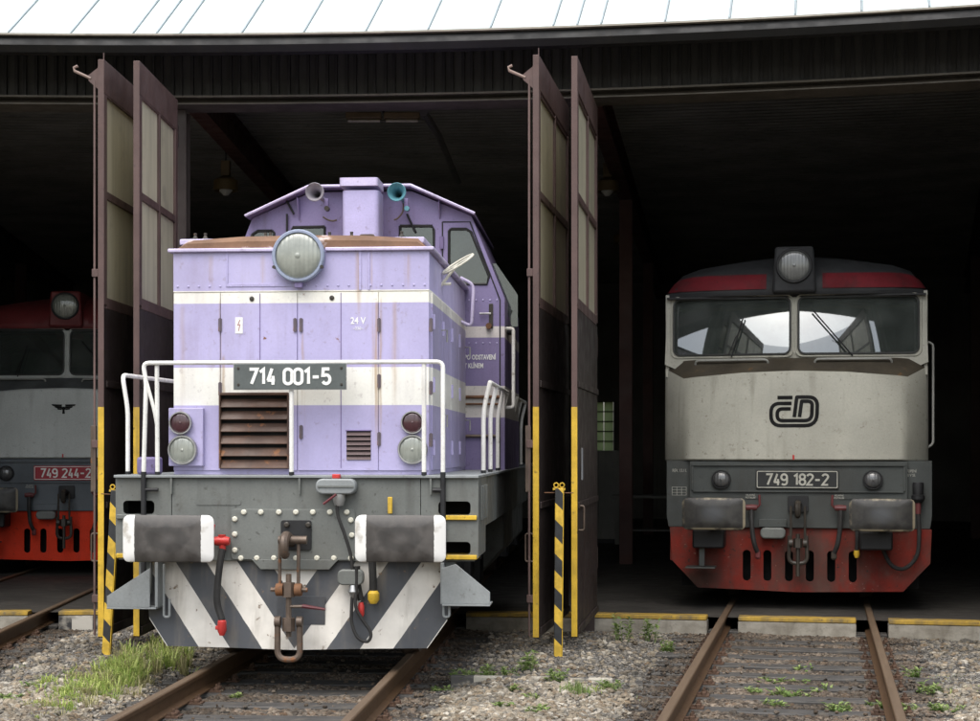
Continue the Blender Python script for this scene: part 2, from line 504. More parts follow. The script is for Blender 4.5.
# rails and sleepers
RAILP = [(-.062,-.155),(.062,-.155),(.062,-.146),(.012,-.128),(.010,-.045),(.034,-.036),(.036,-.010),(.028,0),(-.028,0),(-.036,-.010),(-.034,-.036),(-.010,-.045),(-.012,-.128),(-.062,-.146)]
t = NT('rail steel')
x = t.xyz(t.tc.outputs['Object'])
nz = t.noise(1.0, 6, t.map((40, 1.5, 40)))
side = t.mix(t.noise(14, 6), (0.055,0.028,0.014), (0.14,0.082,0.042))
top = t.mix(nz, (0.085,0.056,0.036), (0.19,0.135,0.088))
c = t.mix(t.math('GREATER_THAN', x[2], -0.006), side, top)
t.bump(t.noise(50, 4), 0.3, 0.004)
m_railsteel = t.out(c, 0.55, 0.25, 0.4)
t = NT('tarred timber')
g = t.noise(1.0, 7, t.map((2.5, 45, 45)))
c = t.mix(t.ramp(g, 0.3, 0.7), (0.022,0.021,0.020), (0.10,0.094,0.087))
c = t.mix(t.ramp(t.noise(6, 5), 0.55, 0.75, 0, 0.6), c, (0.13,0.11,0.085))
t.bump(g, 0.8, 0.012)
m_sleeper = t.out(c, 0.75, 0, 0.3)
sl_bm = MB().box(-1.22, 1.22, -.125, .125, -.14, 0)
sl_me = sl_bm.mesh('sleeper'); sl_me.materials.append(m_sleeper)
bp = MB().box(-.155, .155, -.075, .075, 0, .013)
for sx in (-1, 1):
    for sy in (-1, 1):
        bp.lathe([(.022,.013),(.022,.034),(.015,.040)], (sx*.115, sy*.045, 0), 'z', 6)
        bp.lathe([(.011,.040),(.011,.062)], (sx*.115, sy*.045, 0), 'z', 6)
    bp.box(sx*.095-.035, sx*.095+.035, -.028, .028, .013, .027)
bp_me = bp.mesh('rail_baseplate'); bp_me.materials.append(paint('rusted baseplate', (0.075, 0.042, 0.026), 0.75, 0.35, 9, 0.4))
for ti, adeg in enumerate(TRACKS):
    tr = bpy.data.objects.new('railway_track', None); COL.objects.link(tr); kind(tr, 'structure')
    tr['label'] = ('worn rails running in towards the grey and red locomotive at the left edge', 'rusty rails on dark sleepers leading under the lilac locomotive', 'rusty rails on dark sleepers leading to the grey red locomotive on the right')[ti]
    tr.location = polar(0, adeg); tr.rotation_euler = (0, 0, -R(adeg))
    r0 = 19 if ti == 1 else 21.5
    for sx in (-1, 1):
        MB().prism([(sx*.7535+px_, pz) for px_, pz in RAILP], 'y', r0, 57).build('rail', m_railsteel, tr, smooth=25)
    r_ = r0 + 0.4; i = 0
    while r_ < 33.1:
        s_ = obj('sleeper', sl_me, None, tr, 0.012)
        s_.location = (random.uniform(-.05, .05), r_, -.168 + random.uniform(-.008, .004))
        s_.rotation_euler = (random.uniform(-.01,.01), 0, random.uniform(-.02, .02))
        s_.scale = (1, random.uniform(.85, 1.05), 1)
        if r_ > 25.5:
            for sx in (-1, 1):
                b_ = obj('rail_baseplate', bp_me, None, s_); b_.location = (sx*.7535 - s_.location.x, 0, -.0005)
        r_ += 0.6 + random.uniform(-.05, .05); i += 1

# loose stones: tens of thousands, one mesh for each sort
ICO_V = []
ph = (1+5**0.5)/2
for a, b in ((-1, ph), (1, ph), (-1, -ph), (1, -ph)): ICO_V.append((a, b, 0))
for a, b in ((-1, ph), (1, ph), (-1, -ph), (1, -ph)): ICO_V.append((0, a, b))
for a, b in ((ph, -1), (ph, 1), (-ph, -1), (-ph, 1)): ICO_V.append((a, 0, b))
ICO_V = np.array(ICO_V)/math.sqrt(1+ph*ph)
ICO_F = np.array([(0,11,5),(0,5,1),(0,1,7),(0,7,10),(0,10,11),(1,5,9),(5,11,4),(11,10,2),(10,7,6),(7,1,8),(3,9,4),(3,4,2),(3,2,6),(3,6,8),(3,8,9),(4,9,5),(2,4,11),(6,2,10),(8,6,7),(9,8,1)])
def stone_mesh(name, P, S):
    n = len(P)
    q = rng.normal(size=(n, 4)); q /= np.linalg.norm(q, axis=1)[:, None]
    w, x, y, z = q.T
    M = np.stack([1-2*(y*y+z*z), 2*(x*y-z*w), 2*(x*z+y*w), 2*(x*y+z*w), 1-2*(x*x+z*z), 2*(y*z-x*w), 2*(x*z-y*w), 2*(y*z+x*w), 1-2*(x*x+y*y)], 1).reshape(n, 3, 3)
    V = ICO_V[None] * rng.uniform(0.72, 1.22, (n, 12, 1))
    V = V * rng.uniform(0.6, 1.25, (n, 1, 3))
    V = np.einsum('nij,nvj->nvi', M, V)
    V[:, :, 2] *= 0.72
    V = V * S[:, None, None] + P[:, None, :]
    F = (ICO_F[None] + 12*np.arange(n)[:, None, None]).reshape(-1)
    me = bpy.data.meshes.new(name)
    me.vertices.add(n*12); me.vertices.foreach_set('co', V.reshape(-1).astype(np.float32))
    nf = n*20
    me.loops.add(nf*3); me.loops.foreach_set('vertex_index', F.astype(np.int32))
    me.polygons.add(nf); me.polygons.foreach_set('loop_start', np.arange(0, nf*3, 3, dtype=np.int32))
    me.polygons.foreach_set('use_smooth', np.zeros(nf, bool))
    me.update(calc_edges=True)
    return me
def stone_mat(name, cols, dk=.7):
    t = NT(name)
    g = t.n.new('ShaderNodeNewGeometry')
    cr = t.n.new('ShaderNodeValToRGB'); cr.color_ramp.interpolation = 'LINEAR'
    el = cr.color_ramp.elements
    for i, c_ in enumerate(cols):
        p_ = i/(len(cols)-1)
        e = el[0] if i == 0 else (el[len(el)-1] if i == len(cols)-1 else el.new(p_))
        e.position = p_; e.color = (*c_, 1)
    t.link(g.outputs['Random Per Island'], cr.inputs[0])
    c = t.value(cr.outputs[0], t.ramp(t.noise(40, 5), 0.3, 0.7, 0.65, 1.25))
    c = t.value(c, t.ramp(t.noise(1.1, 4), 0.35, 0.65, dk, 1.1))
    t.bump(t.noise(120, 4), 0.4, 0.004)
    return t.out(c, 0.9, 0, 0.25)
m_st_pale = stone_mat('pale ballast', [(0.11,0.088,0.062),(0.23,0.197,0.148),(0.135,0.126,0.110),(0.30,0.258,0.195),(0.18,0.132,0.085),(0.24,0.213,0.172),(0.40,0.365,0.305)])
m_st_brown = stone_mat('rust stained ballast', [(0.045,0.035,0.027),(0.095,0.072,0.052),(0.15,0.122,0.094),(0.065,0.058,0.050),(0.19,0.155,0.12),(0.11,0.072,0.045)], .5)
m_st_fine = stone_mat('fine grey gravel', [(0.078,0.073,0.067),(0.13,0.122,0.111),(0.19,0.18,0.163),(0.105,0.093,0.08),(0.28,0.262,0.232)])
N = 175000
X = rng.uniform(-6.4, 6.6, N); Y = rng.uniform(9.4, 17.35, N)
rad = np.hypot(X-CX, Y-CY)
SS = np.stack([(X-CX)*math.cos(R(a)) - (Y-CY)*math.sin(R(a)) for a in TRACKS])
ti = np.abs(SS).argmin(0); sabs = np.abs(SS).min(0)
U = 490+FPX*X/Y; Vv = HOR+FPX*1.85/Y
keep = (rad < APO-0.02) & (U > -70) & (U < 1050) & (Vv < 775)
keep &= (np.abs(sabs-.7535) > 0.085)
mid = 0.5 + 0.5*np.sin(X*1.7+0.6)*np.sin(Y*1.1+X*0.5)
pr = rng.uniform(0, 1, N)
near = np.clip((13.0-Y)/2.0, 0, 1)
cls = np.where(sabs + 0.25*(pr-.5) < 1.08, 1, np.where(pr < 0.10+0.70*near+0.25*mid*near, 0, 2))

# keep most stones off the sleepers
slp = np.zeros(N, bool)
for k in range(3):
    a = R(TRACKS[k])
    rl = (X-CX)*math.sin(a) + (Y-CY)*math.cos(a)
    trk = [o for o in bpy.data.objects if o.name.startswith('railway_track')][k]
    for o in trk.children:
        if o.name.startswith('sleeper'):
            slp |= (ti == k) & (np.abs(rl-o.location.y) < 0.135) & (sabs < 1.2)
keep &= ~(slp & (rng.uniform(0, 1, N) < np.where(sabs > 0.85, 0.55, 0.97)))
H = np.array([ground_h(x, y) for x, y in zip(X[keep], Y[keep])])
Pk = np.stack([X[keep], Y[keep], H], 1); ck = cls[keep]; sk = slp[keep]
sz = np.where(ck == 0, rng.uniform(.012, .037, len(ck)), np.where(ck == 1, rng.uniform(.016, .038, len(ck)), rng.uniform(.007, .018, len(ck))))
sz = np.where(sk, sz*0.6, sz)
Pk[:, 2] += sz*np.where(ck == 1, 0.15, 0.3) + np.where(sk, 0.03, 0)
big = rng.uniform(0, 1, len(ck)) < 0.004
sz = np.where(big & (ck != 1), sz*1.8, sz)
for k_, nm, mm in ((0, 'ballast', m_st_pale), (1, 'track_ballast', m_st_brown), (2, 'gravel', m_st_fine)):
    q_ = ck == k_
    o = kind(obj(nm, stone_mesh(nm, Pk[q_], sz[q_]), mm), 'stuff')
    o['label'] = ('loose pale beige ballast stones between the tracks', 'rust brown ballast stones between rails and sleepers', 'fine grey gravel in front of the shed doors')[k_]

# ------------------------------------------------------------------ the engine shed
AA0, AA1 = A1-2.5*STEP, A1+2.5*STEP
def arc(prof, a0=AA0, a1=AA1, n=40, mb=None):
    """sweep an open profile of (radius, height) round the shed's centre"""
    mb = mb or MB()
    mb.loft([[polar(r_, a0+(a1-a0)*i/n, z) for r_, z in prof] for i in range(n+1)], closed=False)
    return mb
def arcbox(r0, r1, z0, z1, a0=AA0, a1=AA1, n=40):
    mb = MB()
    mb.loft([[polar(r0, a, z0), polar(r1, a, z0), polar(r1, a, z1), polar(r0, a, z1)] for a in [a0+(a1-a0)*i/n for i in range(n+1)]])
    return mb
m_roof = paint('pale roof sheet', (0.47, 0.54, 0.535), 0.6, 0.10, 0.8, 0.3, (0.33,0.35,0.34), sscale=3)
m_seam = paint('grey roof seam', (0.27, 0.31, 0.33), 0.6, 0.1, 3, 0.2)
m_eave = paint('weathered eave trim', (0.33, 0.30, 0.25), 0.6, 0.15, 3, 0.4)
m_fascia_d = paint('black fascia rib', (0.018, 0.018, 0.018), 0.6)
m_fascia = paint('dark painted fascia', (0.055, 0.054, 0.049), 0.6, 0.2, 2, 0.3, (0.015,0.014,0.013))
m_lintel = paint('dark brown grey lintel', (0.12, 0.105, 0.085), 0.6, 0.2, 3, 0.4)
m_soot = paint('sooty shed lining', (0.20, 0.195, 0.175), 0.8, 0.25, 1.2, 0.3, (0.012,0.012,0.011))
m_rafter = paint('red oxide steel', (0.085, 0.038, 0.030), 0.6, 0.25, 2, 0.3)
m_wall = paint('dirty rendered wall', (0.17, 0.165, 0.15), 0.85, 0.25, 0.8, 0.4)
m_conc = paint('worn concrete sill', (0.34, 0.315, 0.265), 0.85, 0.18, 3, 0.55, (0.11,0.095,0.07), bump=0.35, grime=((2.2,.42,.7,.75,(.13,.112,.085),1.6), (14,.55,.72,.6,(.10,.088,.07),1)))
m_floor = paint('oily concrete floor', (0.048, 0.044, 0.038), 0.7, 0.3, 1.3, 0.4, bump=0.2)
shed = thing('engine_shed', 'dark roundhouse engine shed with white curved roof and open doorways', 'engine shed', tuple(polar(APO, A1)))
SM = Matrix.Translation(-Vector(shed.location))
def sbuild(mb, name, m, parent=shed, bevel=0, smooth=35, loc=None):
    if loc is None:
        mb.v = [tuple(Vector(p)+SM.translation) for p in mb.v]
    return mb.build(name, m, parent, bevel, smooth, loc)
EZ = 5.935; ER = 32.5; PITCH = 0.55
roof = sbuild(arc([(ER+.05, EZ-.02), (ER+4, EZ-.02+3.95*PITCH), (46, 9.0), (59, 7.6)], n=80), 'roof', m_seam)
for k in range(-2, 3):
    edges = []
    a = A1+k*STEP-STEP/2
    widths = [0.42]+[1.11]*6+[0.42]
    for w in widths:
        g = 0.018
        mb = MB()
        rows = []
        for rr, dz in ((ER, 0), (ER+4, 4*PITCH)):
            rows.append([polar(rr, a+g, EZ+dz+.012), polar(rr, a+w-g, EZ+dz+.012), polar(rr, a+w-g, EZ+dz-.006), polar(rr, a+g, EZ+dz-.006)])
        mb.loft(rows)
        sbuild(mb, 'roof_panel', m_roof, roof, smooth=0)
        # standing seam
        ms = MB()
        ms.loft([[polar(rr, a-.012, EZ+dz+.002), polar(rr, a+.012, EZ+dz+.002), polar(rr, a+.012, EZ+dz+.032), polar(rr, a-.012, EZ+dz+.032)] for rr, dz in ((ER+.01, 0), (ER+4, 4*PITCH))])
        sbuild(ms, 'roof_seam', m_seam, roof, smooth=0)
        a += w
    ms = MB(); a = A1+k*STEP-STEP/2 - 0.21
    if k == 0 or k == -1:
        p0 = polar(ER+.42, a, EZ+.42*PITCH+.03); p1 = polar(ER+.42, a-.38 if k == 0 else a-.2, EZ+.42*PITCH+.03)
gut = [(ER-.02+.055*math.cos(R(t_)), EZ-.035+.05*math.sin(R(t_))) for t_ in range(180, 361, 30)]
sbuild(arc([(ER-.03, EZ+.004), (ER-.03, EZ-.014), (ER+.04, EZ-.016)], n=80), 'eave_trim', m_eave)
sbuild(arc([(ER+.03, EZ-.017), (ER+.0, EZ-.05), (ER-.01, EZ-.11), (ER+.05, EZ-.17), (ER+.14, EZ-.18), (33.52, 6.10)], n=80), 'gutter', m_fascia_d)
sbuild(arc([(33.522, 6.11), (33.522, 5.46)], n=80), 'fascia', m_fascia)
rib = MB().box(-.032, .032, -.025, .02, -.235, .355)
rib_me = rib.mesh('fascia_rib'); rib_me.materials.append(m_fascia_d)
nr = 104
for i in range(nr):
    for off in (-.045, .045):
        a = A1-2.45*STEP + 4.9*STEP*i/(nr-1) + math.degrees(off/33.5)
        o = obj('fascia_rib', rib_me, None, shed, 0); o.scale = (.5, 1, 1)
        o.location = polar(33.50, a, 5.715)-Vector(shed.location); o.rotation_euler = (0, 0, -R(a))
lint = arcbox(33.30, 33.72, 5.475, 5.495); arcl = arcbox(33.30, 33.72, 5.40, 5.415)
lint.add(arcl.v, arcl.f); w_ = arcbox(33.47, 33.49, 5.416, 5.474); lint.add(w_.v, w_.f)
sbuild(lint, 'lintel_beam', m_lintel)
# ceiling: corrugated sheeting, its ribs running round the shed
prof = []
r_ = 33.75
i = 0
while r_ < 58:
    prof += [(r_, 6.02), (r_+.06, 6.02), (r_+.09, 6.07), (r_+.16, 6.07)]
    r_ += .19
sbuild(arc(prof, n=16), 'ceiling', m_soot, smooth=0)
for k in range(-2, 4):
    a = A1+(k-.5)*STEP
    mb = MB()
    for s0, s1, z0, z1 in ((-.10, .10, 5.985, 6.0), (-.10, .10, 5.60, 5.615), (-.008, .008, 5.616, 5.984)):
        mb.loft([[polar(rr, a, z0, s0), polar(rr, a, z0, s1), polar(rr, a, z1, s1), polar(rr, a, z1, s0)] for rr in (33.8, 57.9)])
    sbuild(mb, 'rafter', m_rafter, smooth=0)
    for rr in (33.62, 41.5, 50.0):
        mb = MB()
        for b_ in ((-.10, .10, -.11, -.095), (-.10, .10, .095, .11), (-.006, .006, -.094, .094)):
            mb.box(b_[0], b_[1], b_[2], b_[3], -.2, 5.39 if rr < 34 else 5.595)
        o = mb.build('column', m_rafter if rr > 34 else paint('brown door post', (0.045, 0.032, 0.028), 0.6, 0.2, 2, 0.3), shed, 0.003)
        o.location = polar(rr, a, 0)-Vector(shed.location); o.rotation_euler = (0, 0, -R(a))
# back wall with a window, end walls, closed outer bays
BW = 58.0
wa0, wa1, wz0, wz1 = 6.25, 6.75, 1.70, 2.98
for (a0, a1, z0, z1) in ((AA0, wa0, -.2, 6.1), (wa1, AA1, -.2, 6.1), (wa0, wa1, -.2, wz0), (wa0, wa1, wz1, 6.1)):
    sbuild(arcbox(BW, BW+.3, z0, z1, a0, a1, 8), 'back_wall', m_wall)
win = sbuild(arcbox(BW+.1, BW+.14, wz0, wz1, wa0, wa0+.02, 1), 'window', m_black)
t = NT('frosted wired glass')
tr_ = t.n.new('ShaderNodeBsdfTranslucent'); tr_.inputs[0].default_value = (0.36, 0.40, 0.27, 1)
t.link(tr_.outputs[0], t.n['Material Output'].inputs[0])
m_frost = t.m
for i in range(5):
    for j in range(2):
        da = (wa1-wa0)/2; dz = (wz1-wz0)/5
        sbuild(arcbox(BW+.12, BW+.13, wz0+i*dz+.012, wz0+(i+1)*dz-.012, wa0+j*da+.012, wa0+(j+1)*da-.012, 1), 'pane', m_frost, win)
for i in range(6):
    sbuild(arcbox(BW+.09, BW+.15, wz0+i*(wz1-wz0)/5-.012, wz0+i*(wz1-wz0)/5+.012, wa0, wa1, 1), 'glazing_bar', m_black, win)
for a in (AA0, AA1):
    mb = MB().box(-.15, .15, 0, BW-APO, -.2, 6.1)
    o = mb.build('end_wall', m_wall, shed); o.location = polar(APO, a, 0)-Vector(shed.location); o.rotation_euler = (0, 0, -R(a))
m_leaf_up = paint('purple brown door paint', (0.098, 0.060, 0.053), 0.55, 0.2, 2.0, 0.45, (0.04,0.03,0.03), rust=0.15)
m_leaf_lo = paint('dark brown door plate', (0.032, 0.022, 0.019), 0.55, 0.25, 1.5, 0.5, (0.02,0.016,0.015), bump=0.2)
for k in (-2, 2):
    sbuild(arcbox(33.55, 33.62, -.1, 5.36, A1+(k-.47)*STEP, A1+(k+.47)*STEP, 6), 'closed_front', m_leaf_lo)
fl = arc([(33.7, -.03), (57.9, -.03)], n=24)
fl.v = [tuple(p) for p in fl.v]
kind(fl.build('floor', m_floor), 'structure')

# sill: concrete blocks between the rails, yellow painted edge
m_sill_y = paint('worn yellow sill edge', (0.42, 0.27, 0.045), 0.8, 0.3, 5, 0.9, (0.12,0.095,0.055), rust=0.5, rustcol=(0.11,0.09,0.06), grime=((4,.42,.68,.8,(.13,.105,.065),.6),))
def sill_mat():
    t = NT('black and white painted concrete')
    x = t.xyz()
    f = t.math('FLOORED_MODULO', t.math('ADD', x[0], 0.02), 0.46)
    m = t.math('LESS_THAN', f, 0.22)
    c = t.mix(m, (0.045,0.045,0.047), (0.52,0.49,0.43))
    c = t.mix(t.ramp(t.noise(5, 6), 0.48, 0.6), c, (0.30,0.28,0.24))
    t.bump(t.noise(30, 4), 0.4, 0.01)
    return t.out(c, 0.85, 0, 0.3)
m_sill_bw = sill_mat()
half = math.tan(R(STEP/2))*APO
for k in range(-1, 2):
    adeg = A1+k*STEP
    for (s0, s1, lab) in ((-half+.03, -.92, ('', 'black and white painted concrete sill block beside the lilac locomotive', 'long concrete door sill with yellow edge beside the middle door pair')[k+1]),
                     (-.60, .60, ('concrete sill block between the rails of the left track', 'concrete sill block in the dark under the lilac locomotive', 'concrete sill block between the rails before the right locomotive')[k+1]),
                     (.92, half-.03, ('black and white sill block with yellow top by the left door', 'concrete door sill just right of the lilac locomotive steps', 'concrete door sill with yellow edge at the right border')[k+1])):
        if not lab: continue
        th_ = thing('door_sill', lab, 'sill', tuple(polar(APO, adeg, 0, (s0+s1)/2)), -R(adeg))
        w2 = (s1-s0)/2
        zt = -0.002 if abs(s0) > .61 or True else 0
        m_ = m_sill_bw if (k == -1 and s0 > 0) else m_conc
        MB().box(-w2, w2, 0, .26, -.32, zt-.045).build('block', m_, th_, 0.012)
        MB().box(-w2+.002, w2-.002, -.006, .20, zt-.044, zt).build('edge_strip', m_sill_y, th_, 0.008)
    for sx in (-1, 1):
        o = MB().box(-.155, .155, 0, .25, -.19, -.157).build('rail_bearer', m_sleeper, None, 0.005)
        o.location = polar(APO, adeg, 0, sx*.7535); o.rotation_euler = (0, 0, -R(adeg))
        tag(o, 'dark timber under the %s rail of the %s track at the sill' % ('left' if sx < 0 else 'right', ('left', 'middle', 'right')[k+1]), 'timber', 'timbers under the rails at the sill')

# ------------------------------------------------------------------ door leaves
t = NT('dirty translucent door pane')
n1 = t.noise(1.0, 6, t.map((6, 6, .6))); n2 = t.noise(3, 5)
c = t.mix(t.ramp(n1, 0.35, 0.7), (0.52,0.48,0.35), (0.38,0.35,0.25))
c = t.mix(t.ramp(n2, 0.55, 0.75, 0, 0.5), c, (0.20,0.185,0.14))
m_pane = t.out(c, 0.4, 0, 0.5)
def door_leaf(near, far, label, hook=False, zt=5.27, sign=False, rod=False, yel=2.12):
    n_, f_ = Vector(near), Vector(far)
    d = (n_-f_); W = d.length; ang = math.atan2(d.y, d.x)
    L = thing('door_leaf', label, 'door', (f_.x, f_.y, 0), ang, 'tall shed door leaves standing open')
    th = .029
    x0, x1 = 0.0, W
    cols = ((.10, W*.47), (W*.47+.05, W-.10)); rws = ((3.12, 4.02), (4.09, 4.95))
    fr = MB()
    for a, b in ((0, .10), (W*.47, W*.47+.05), (W-.10, W)):
        fr.box(a, b, -th, th, 3.05, zt-.31)
    for z0, z1 in ((3.02, 3.12), (4.02, 4.09), (4.95, 4.965)):
        fr.box(.101, W-.101, -th+.003, th-.003, z0, z1)
    fr.build('window_frame', m_leaf_up, L, 0.004)
    MB().box(0, W, -th+.001, th-.001, zt-.305, zt).build('top_panel', m_leaf_up, L, 0.004)
    lp = MB().box(.0, W, -th+.004, th-.004, .03, 3.018)
    lp.build('lower_panel', m_leaf_lo, L, 0.004)
    for z in (.06, 1.2, 2.3):
        MB().box(.05, W-.06, th-.003, th+.014, z, z+.06).build('cross_rail', m_leaf_lo, L, 0.003)
    for a, b in cols:
        for z0, z1 in rws:
            MB().box(a-.004, b+.004, -.012, .004, z0-.004, z1+.004).build('pane', m_pane, L)
    MB().box(W+.0005, W+.006, -th+.002, th-.002, .04, yel).build('edge_strip', m_yel, L, 0.001)
    MB().box(W+.0005, W+.005, -th+.002, th-.002, yel+.001, zt-.005).build('edge_trim', m_leaf_up, L, 0.001)
    hp = bend([(W-.10, th, 1.0), (W-.10, th+.05, 1.0), (W-.10, th+.05, 1.22), (W-.10, th, 1.22)], .02) if not rod else bend([(W-.06, -th, .72), (W-.06, -th-.075, .72), (W-.06, -th-.075, .97), (W-.06, -th, .97)], .02)
    MB().tube(hp, .009).build('handle', m_steel, L)
    for z in (.5, 2.7, 4.8):
        MB().lathe([(.03, 0), (.03, .22)], (-.03, 0, z), 'z', 10).build('hinge', m_leaf_lo, L)
    if rod:
        MB().tube([(W-.02, -th-.035, .05), (W-.02, -th-.035, 5.08)], .011).build('bolt_rod', paint('door rod paint', (0.13,0.085,0.075), .5), L)
        for z in (.35, 1.75, 3.3):
            MB().box(W-.045, W+.004, -th-.055, -th+.001, z, z+.07).build('rod_guide', m_leaf_up, L, .003)
        MB().box(W-.04, W-.01, -th-.07, -th-.02, 1.35, 1.95).build('bolt_case', m_steel, L, .004)
    if hook:
        hk = MB().prism([(0, -.10), (-.09, -.02), (-.09, .03), (0, .10)], 'y', -.006, .006)
        hk.v = [(W-.02+y_, -th+x_, 5.10+z_) for x_, y_, z_ in hk.v]
        hk.build('hook_bracket', m_leaf_up, L)
        hk2 = MB().tube([(W-.02, -th-.07, 5.10), (W-.02, -th-.22, 5.17), (W-.02, -th-.225, 5.20), (W-.02, -th-.19, 5.215)], .014)
        hk2.build('hook', paint('door hook steel', (0.24,0.17,0.14), .5), L)
        MB().box(W-.012, W-.004, th-.01, th-.002, zt, zt+.06).build('top_pin', m_leaf_up, L)
    if sign:
        MB().box(W-.55, W-.42, th-.0035, th-.001, 1.45, 1.75).build('paper_notice', paint('pale paper notice', (.34,.35,.36), .6, .1), L)
    return L
door_leaf((-3.525, 14.5), (-3.45, 16.75), 'brown shed door leaf with hook and bolt rod, leftmost in view', True, rod=True)
door_leaf((-3.215, 14.55), (-3.19, 16.2), 'brown shed door leaf with hazed panes directly left of the lilac locomotive')
door_leaf((.415, 14.45), (.80, 16.7), 'brown shed door leaf with hook, just right of the lilac locomotive', True, rod=True, zt=5.30)
door_leaf((.765, 14.5), (1.095, 16.7), 'brown shed door leaf with pale notice, left of the right hand locomotive', sign=True, zt=5.30)
door_leaf((4.75, 14.1), (5.10, 15.95), 'brown shed door leaf outside the right border, seen mirrored in the windscreen', True, zt=5.28)

# ------------------------------------------------------------------ striped posts, kerb strips
def stripe_mat(period=.30, slope=1.0):
    t = NT('yellow and black hazard stripes')
    x = t.xyz()
    f = t.math('FLOORED_MODULO', t.math('ADD', x[2], t.math('MULTIPLY', x[0], slope)), period)
    m = t.math('LESS_THAN', f, period*.5)
    c = t.mix(m, (0.028,0.030,0.032), (0.66,0.43,0.05))
    c = t.value(c, t.ramp(t.noise(14, 5), 0.3, 0.7, 0.72, 1.12))
    return t.out(c, 0.55, 0, 0.4)
m_stripe = stripe_mat()
def striped_post(x, y, label, tilt=0, h=1.40):
    P = thing('striped_post', label, 'post', (x, y, -.12), 0, 'yellow and black posts by the doors')
    P.rotation_euler = (0, tilt, 0)
    MB().box(-.034, .034, -.03, .03, -.12, h+.12-.02).build('post', m_stripe, P, 0.004)
    MB().box(.0345, .042, -.028, .03, -.12, h+.10).build('side_strip', m_yel, P, 0.001)
    MB().box(-.055, .055, -.006, .006, h+.085, h+.105).build('cross_plate', m_yel, P)
    for sx in (-1, 1):
        a = [(sx*.026+.02*math.cos(R(k)), 0, h+.128+.02*math.sin(R(k))) for k in range(0, 361, 30)]
        MB().tube(a, .006, 6).build('eye_ring', m_yel, P)
    MB().tube([(-.13, .02, h+.06), (.13, .02, h+.06)], .005, 6).build('chain_pin', m_rusty, P)
striped_post(-3.46, 14.42, 'leaning yellow and black striped post left of the lilac locomotive', R(3.2), 1.39)
striped_post(.60, 14.2, 'upright yellow and black striped post between the middle door leaves', R(0.5), 1.41)
def kerb_mat():
    t = NT('chipped black and white kerb paint')
    x = t.xyz()
    m = t.math('LESS_THAN', t.math('FLOORED_MODULO', x[0], .46), .23)
    c = t.mix(m, (0.075,0.072,0.068), (0.36,0.335,0.28))
    c = t.mix(t.ramp(t.noise(9, 6), 0.52, 0.62), c, (0.25,0.225,0.185))
    return t.out(c, 0.85, 0, 0.3)
m_kerb = kerb_mat()
for (x, y, w, a, lab) in ((-3.95, 12.92, 1.1, -4, 'sunken black and white kerb strip in gravel at the left border'), (.33, 12.80, 1.3, -8, 'sunken black and white kerb strip in gravel between the tracks')):
    o = MB().box(-w/2, w/2, -.04, .04, -.25, 0).build('kerb_strip', m_kerb, None, 0.01)
    o.location = (x, y, ground_h(x, y)+.030); o.rotation_euler = (0, 0, R(a)); tag(o, lab, 'kerb')

# ------------------------------------------------------------------ fittings inside the shed
m_lampy = paint('yellowed lamp body', (0.12, 0.085, 0.035), 0.5, .2, 5, .3)
def bay_lamp(x, y, z, label):
    L = thing('pendant_lamp', label, 'lamp', (x, y, z), 0, 'lamps hanging under the shed ceiling')
    MB().box(-.06, .06, -.06, .06, .26, .46).build('gear_box', m_lampy, L, .01)
    MB().tube([(0, 0, .46), (0, 0, 6.0-z)], .012, 6).build('stem', m_black, L)
    MB().lathe([(.05, .26), (.16, .20), (.17, .06), (.16, .06), (.14, .18)], (0, 0, 0), 'z', 20).build('shade', m_lampy, L)
    MB().lathe([(.05, .16), (.09, .06), (.03, 0)], (0, 0, 0), 'z', 14).build('bulb', paint('milky bulb', (.5,.5,.45), .3), L)
bay_lamp(-3.55, 21.5, 5.15, 'yellowed pendant lamp left above the lilac locomotive')
bay_lamp(1.65, 22.5, 5.30, 'yellowed pendant lamp close to the middle door leaf')
bay_lamp(2.25, 27.0, 5.15, 'small pendant lamp deep in the shed above the right doorway')
L = thing('tube_lamp', 'twin fluorescent tube lamp fixed above the lilac locomotive', 'lamp', (-1.2, 18.0, 5.45))
for i in range(2):
    MB().box(-.42+i*.43, -.02+i*.43, -.06, .06, 0, .07).build('tube_housing', m_lampy, L, .01)
    MB().tube([(-.40+i*.43, 0, -.02), (-.04+i*.43, 0, -.02)], .018, 8).build('tube', paint('unlit tube', (.35,.33,.24), .3), L)
MB().tube([(0, 0, .07), (0, 0, .55)], .015, 6).build('stem', m_black, L)
o = MB().tube(bend([(-.75, 18.1, 5.55), (-.62, 19.5, 5.55), (-.45, 22.5, 5.5)], .05), .045, 8).build('ceiling_pipe', paint('pale duct', (.15,.145,.13), .6)); tag(o, 'pale pipe slanting back under the ceiling right of the tube lamp', 'pipe')
# bench with clutter beside the back track
B = thing('work_bench', 'dark work bench deep in the shed under the lit window', 'bench', (3.3, 30, -.03), R(-8))
MB().box(-1.0, 1.0, -.35, .35, .86, .92).build('bench_top', m_soot, B, .01)
for sx in (-.9, .9):
    for sy in (-.28, .28):
        MB().box(sx-.04, sx+.04, sy-.04, sy+.04, 0, .859).build('leg', m_soot, B)
MB().box(-.95, .95, -.3, .3, .25, .28).build('shelf', m_soot, B)
B2 = thing('locker', 'tall grey steel locker standing beside the dark work bench', 'locker', (2.1, 30.5, -.03), R(-8))
MB().box(-.4, .4, -.25, .25, .08, 1.75).build('body', m_soot, B2, .01)
for sx in (-1, 1):
    MB().box(sx*.2-.19, sx*.2+.19, -.27, -.251, .12, 1.71).build('door', m_soot, B2, .006)
MB().box(-.38, .38, -.22, .22, 0, .079).build('plinth', m_black, B2)
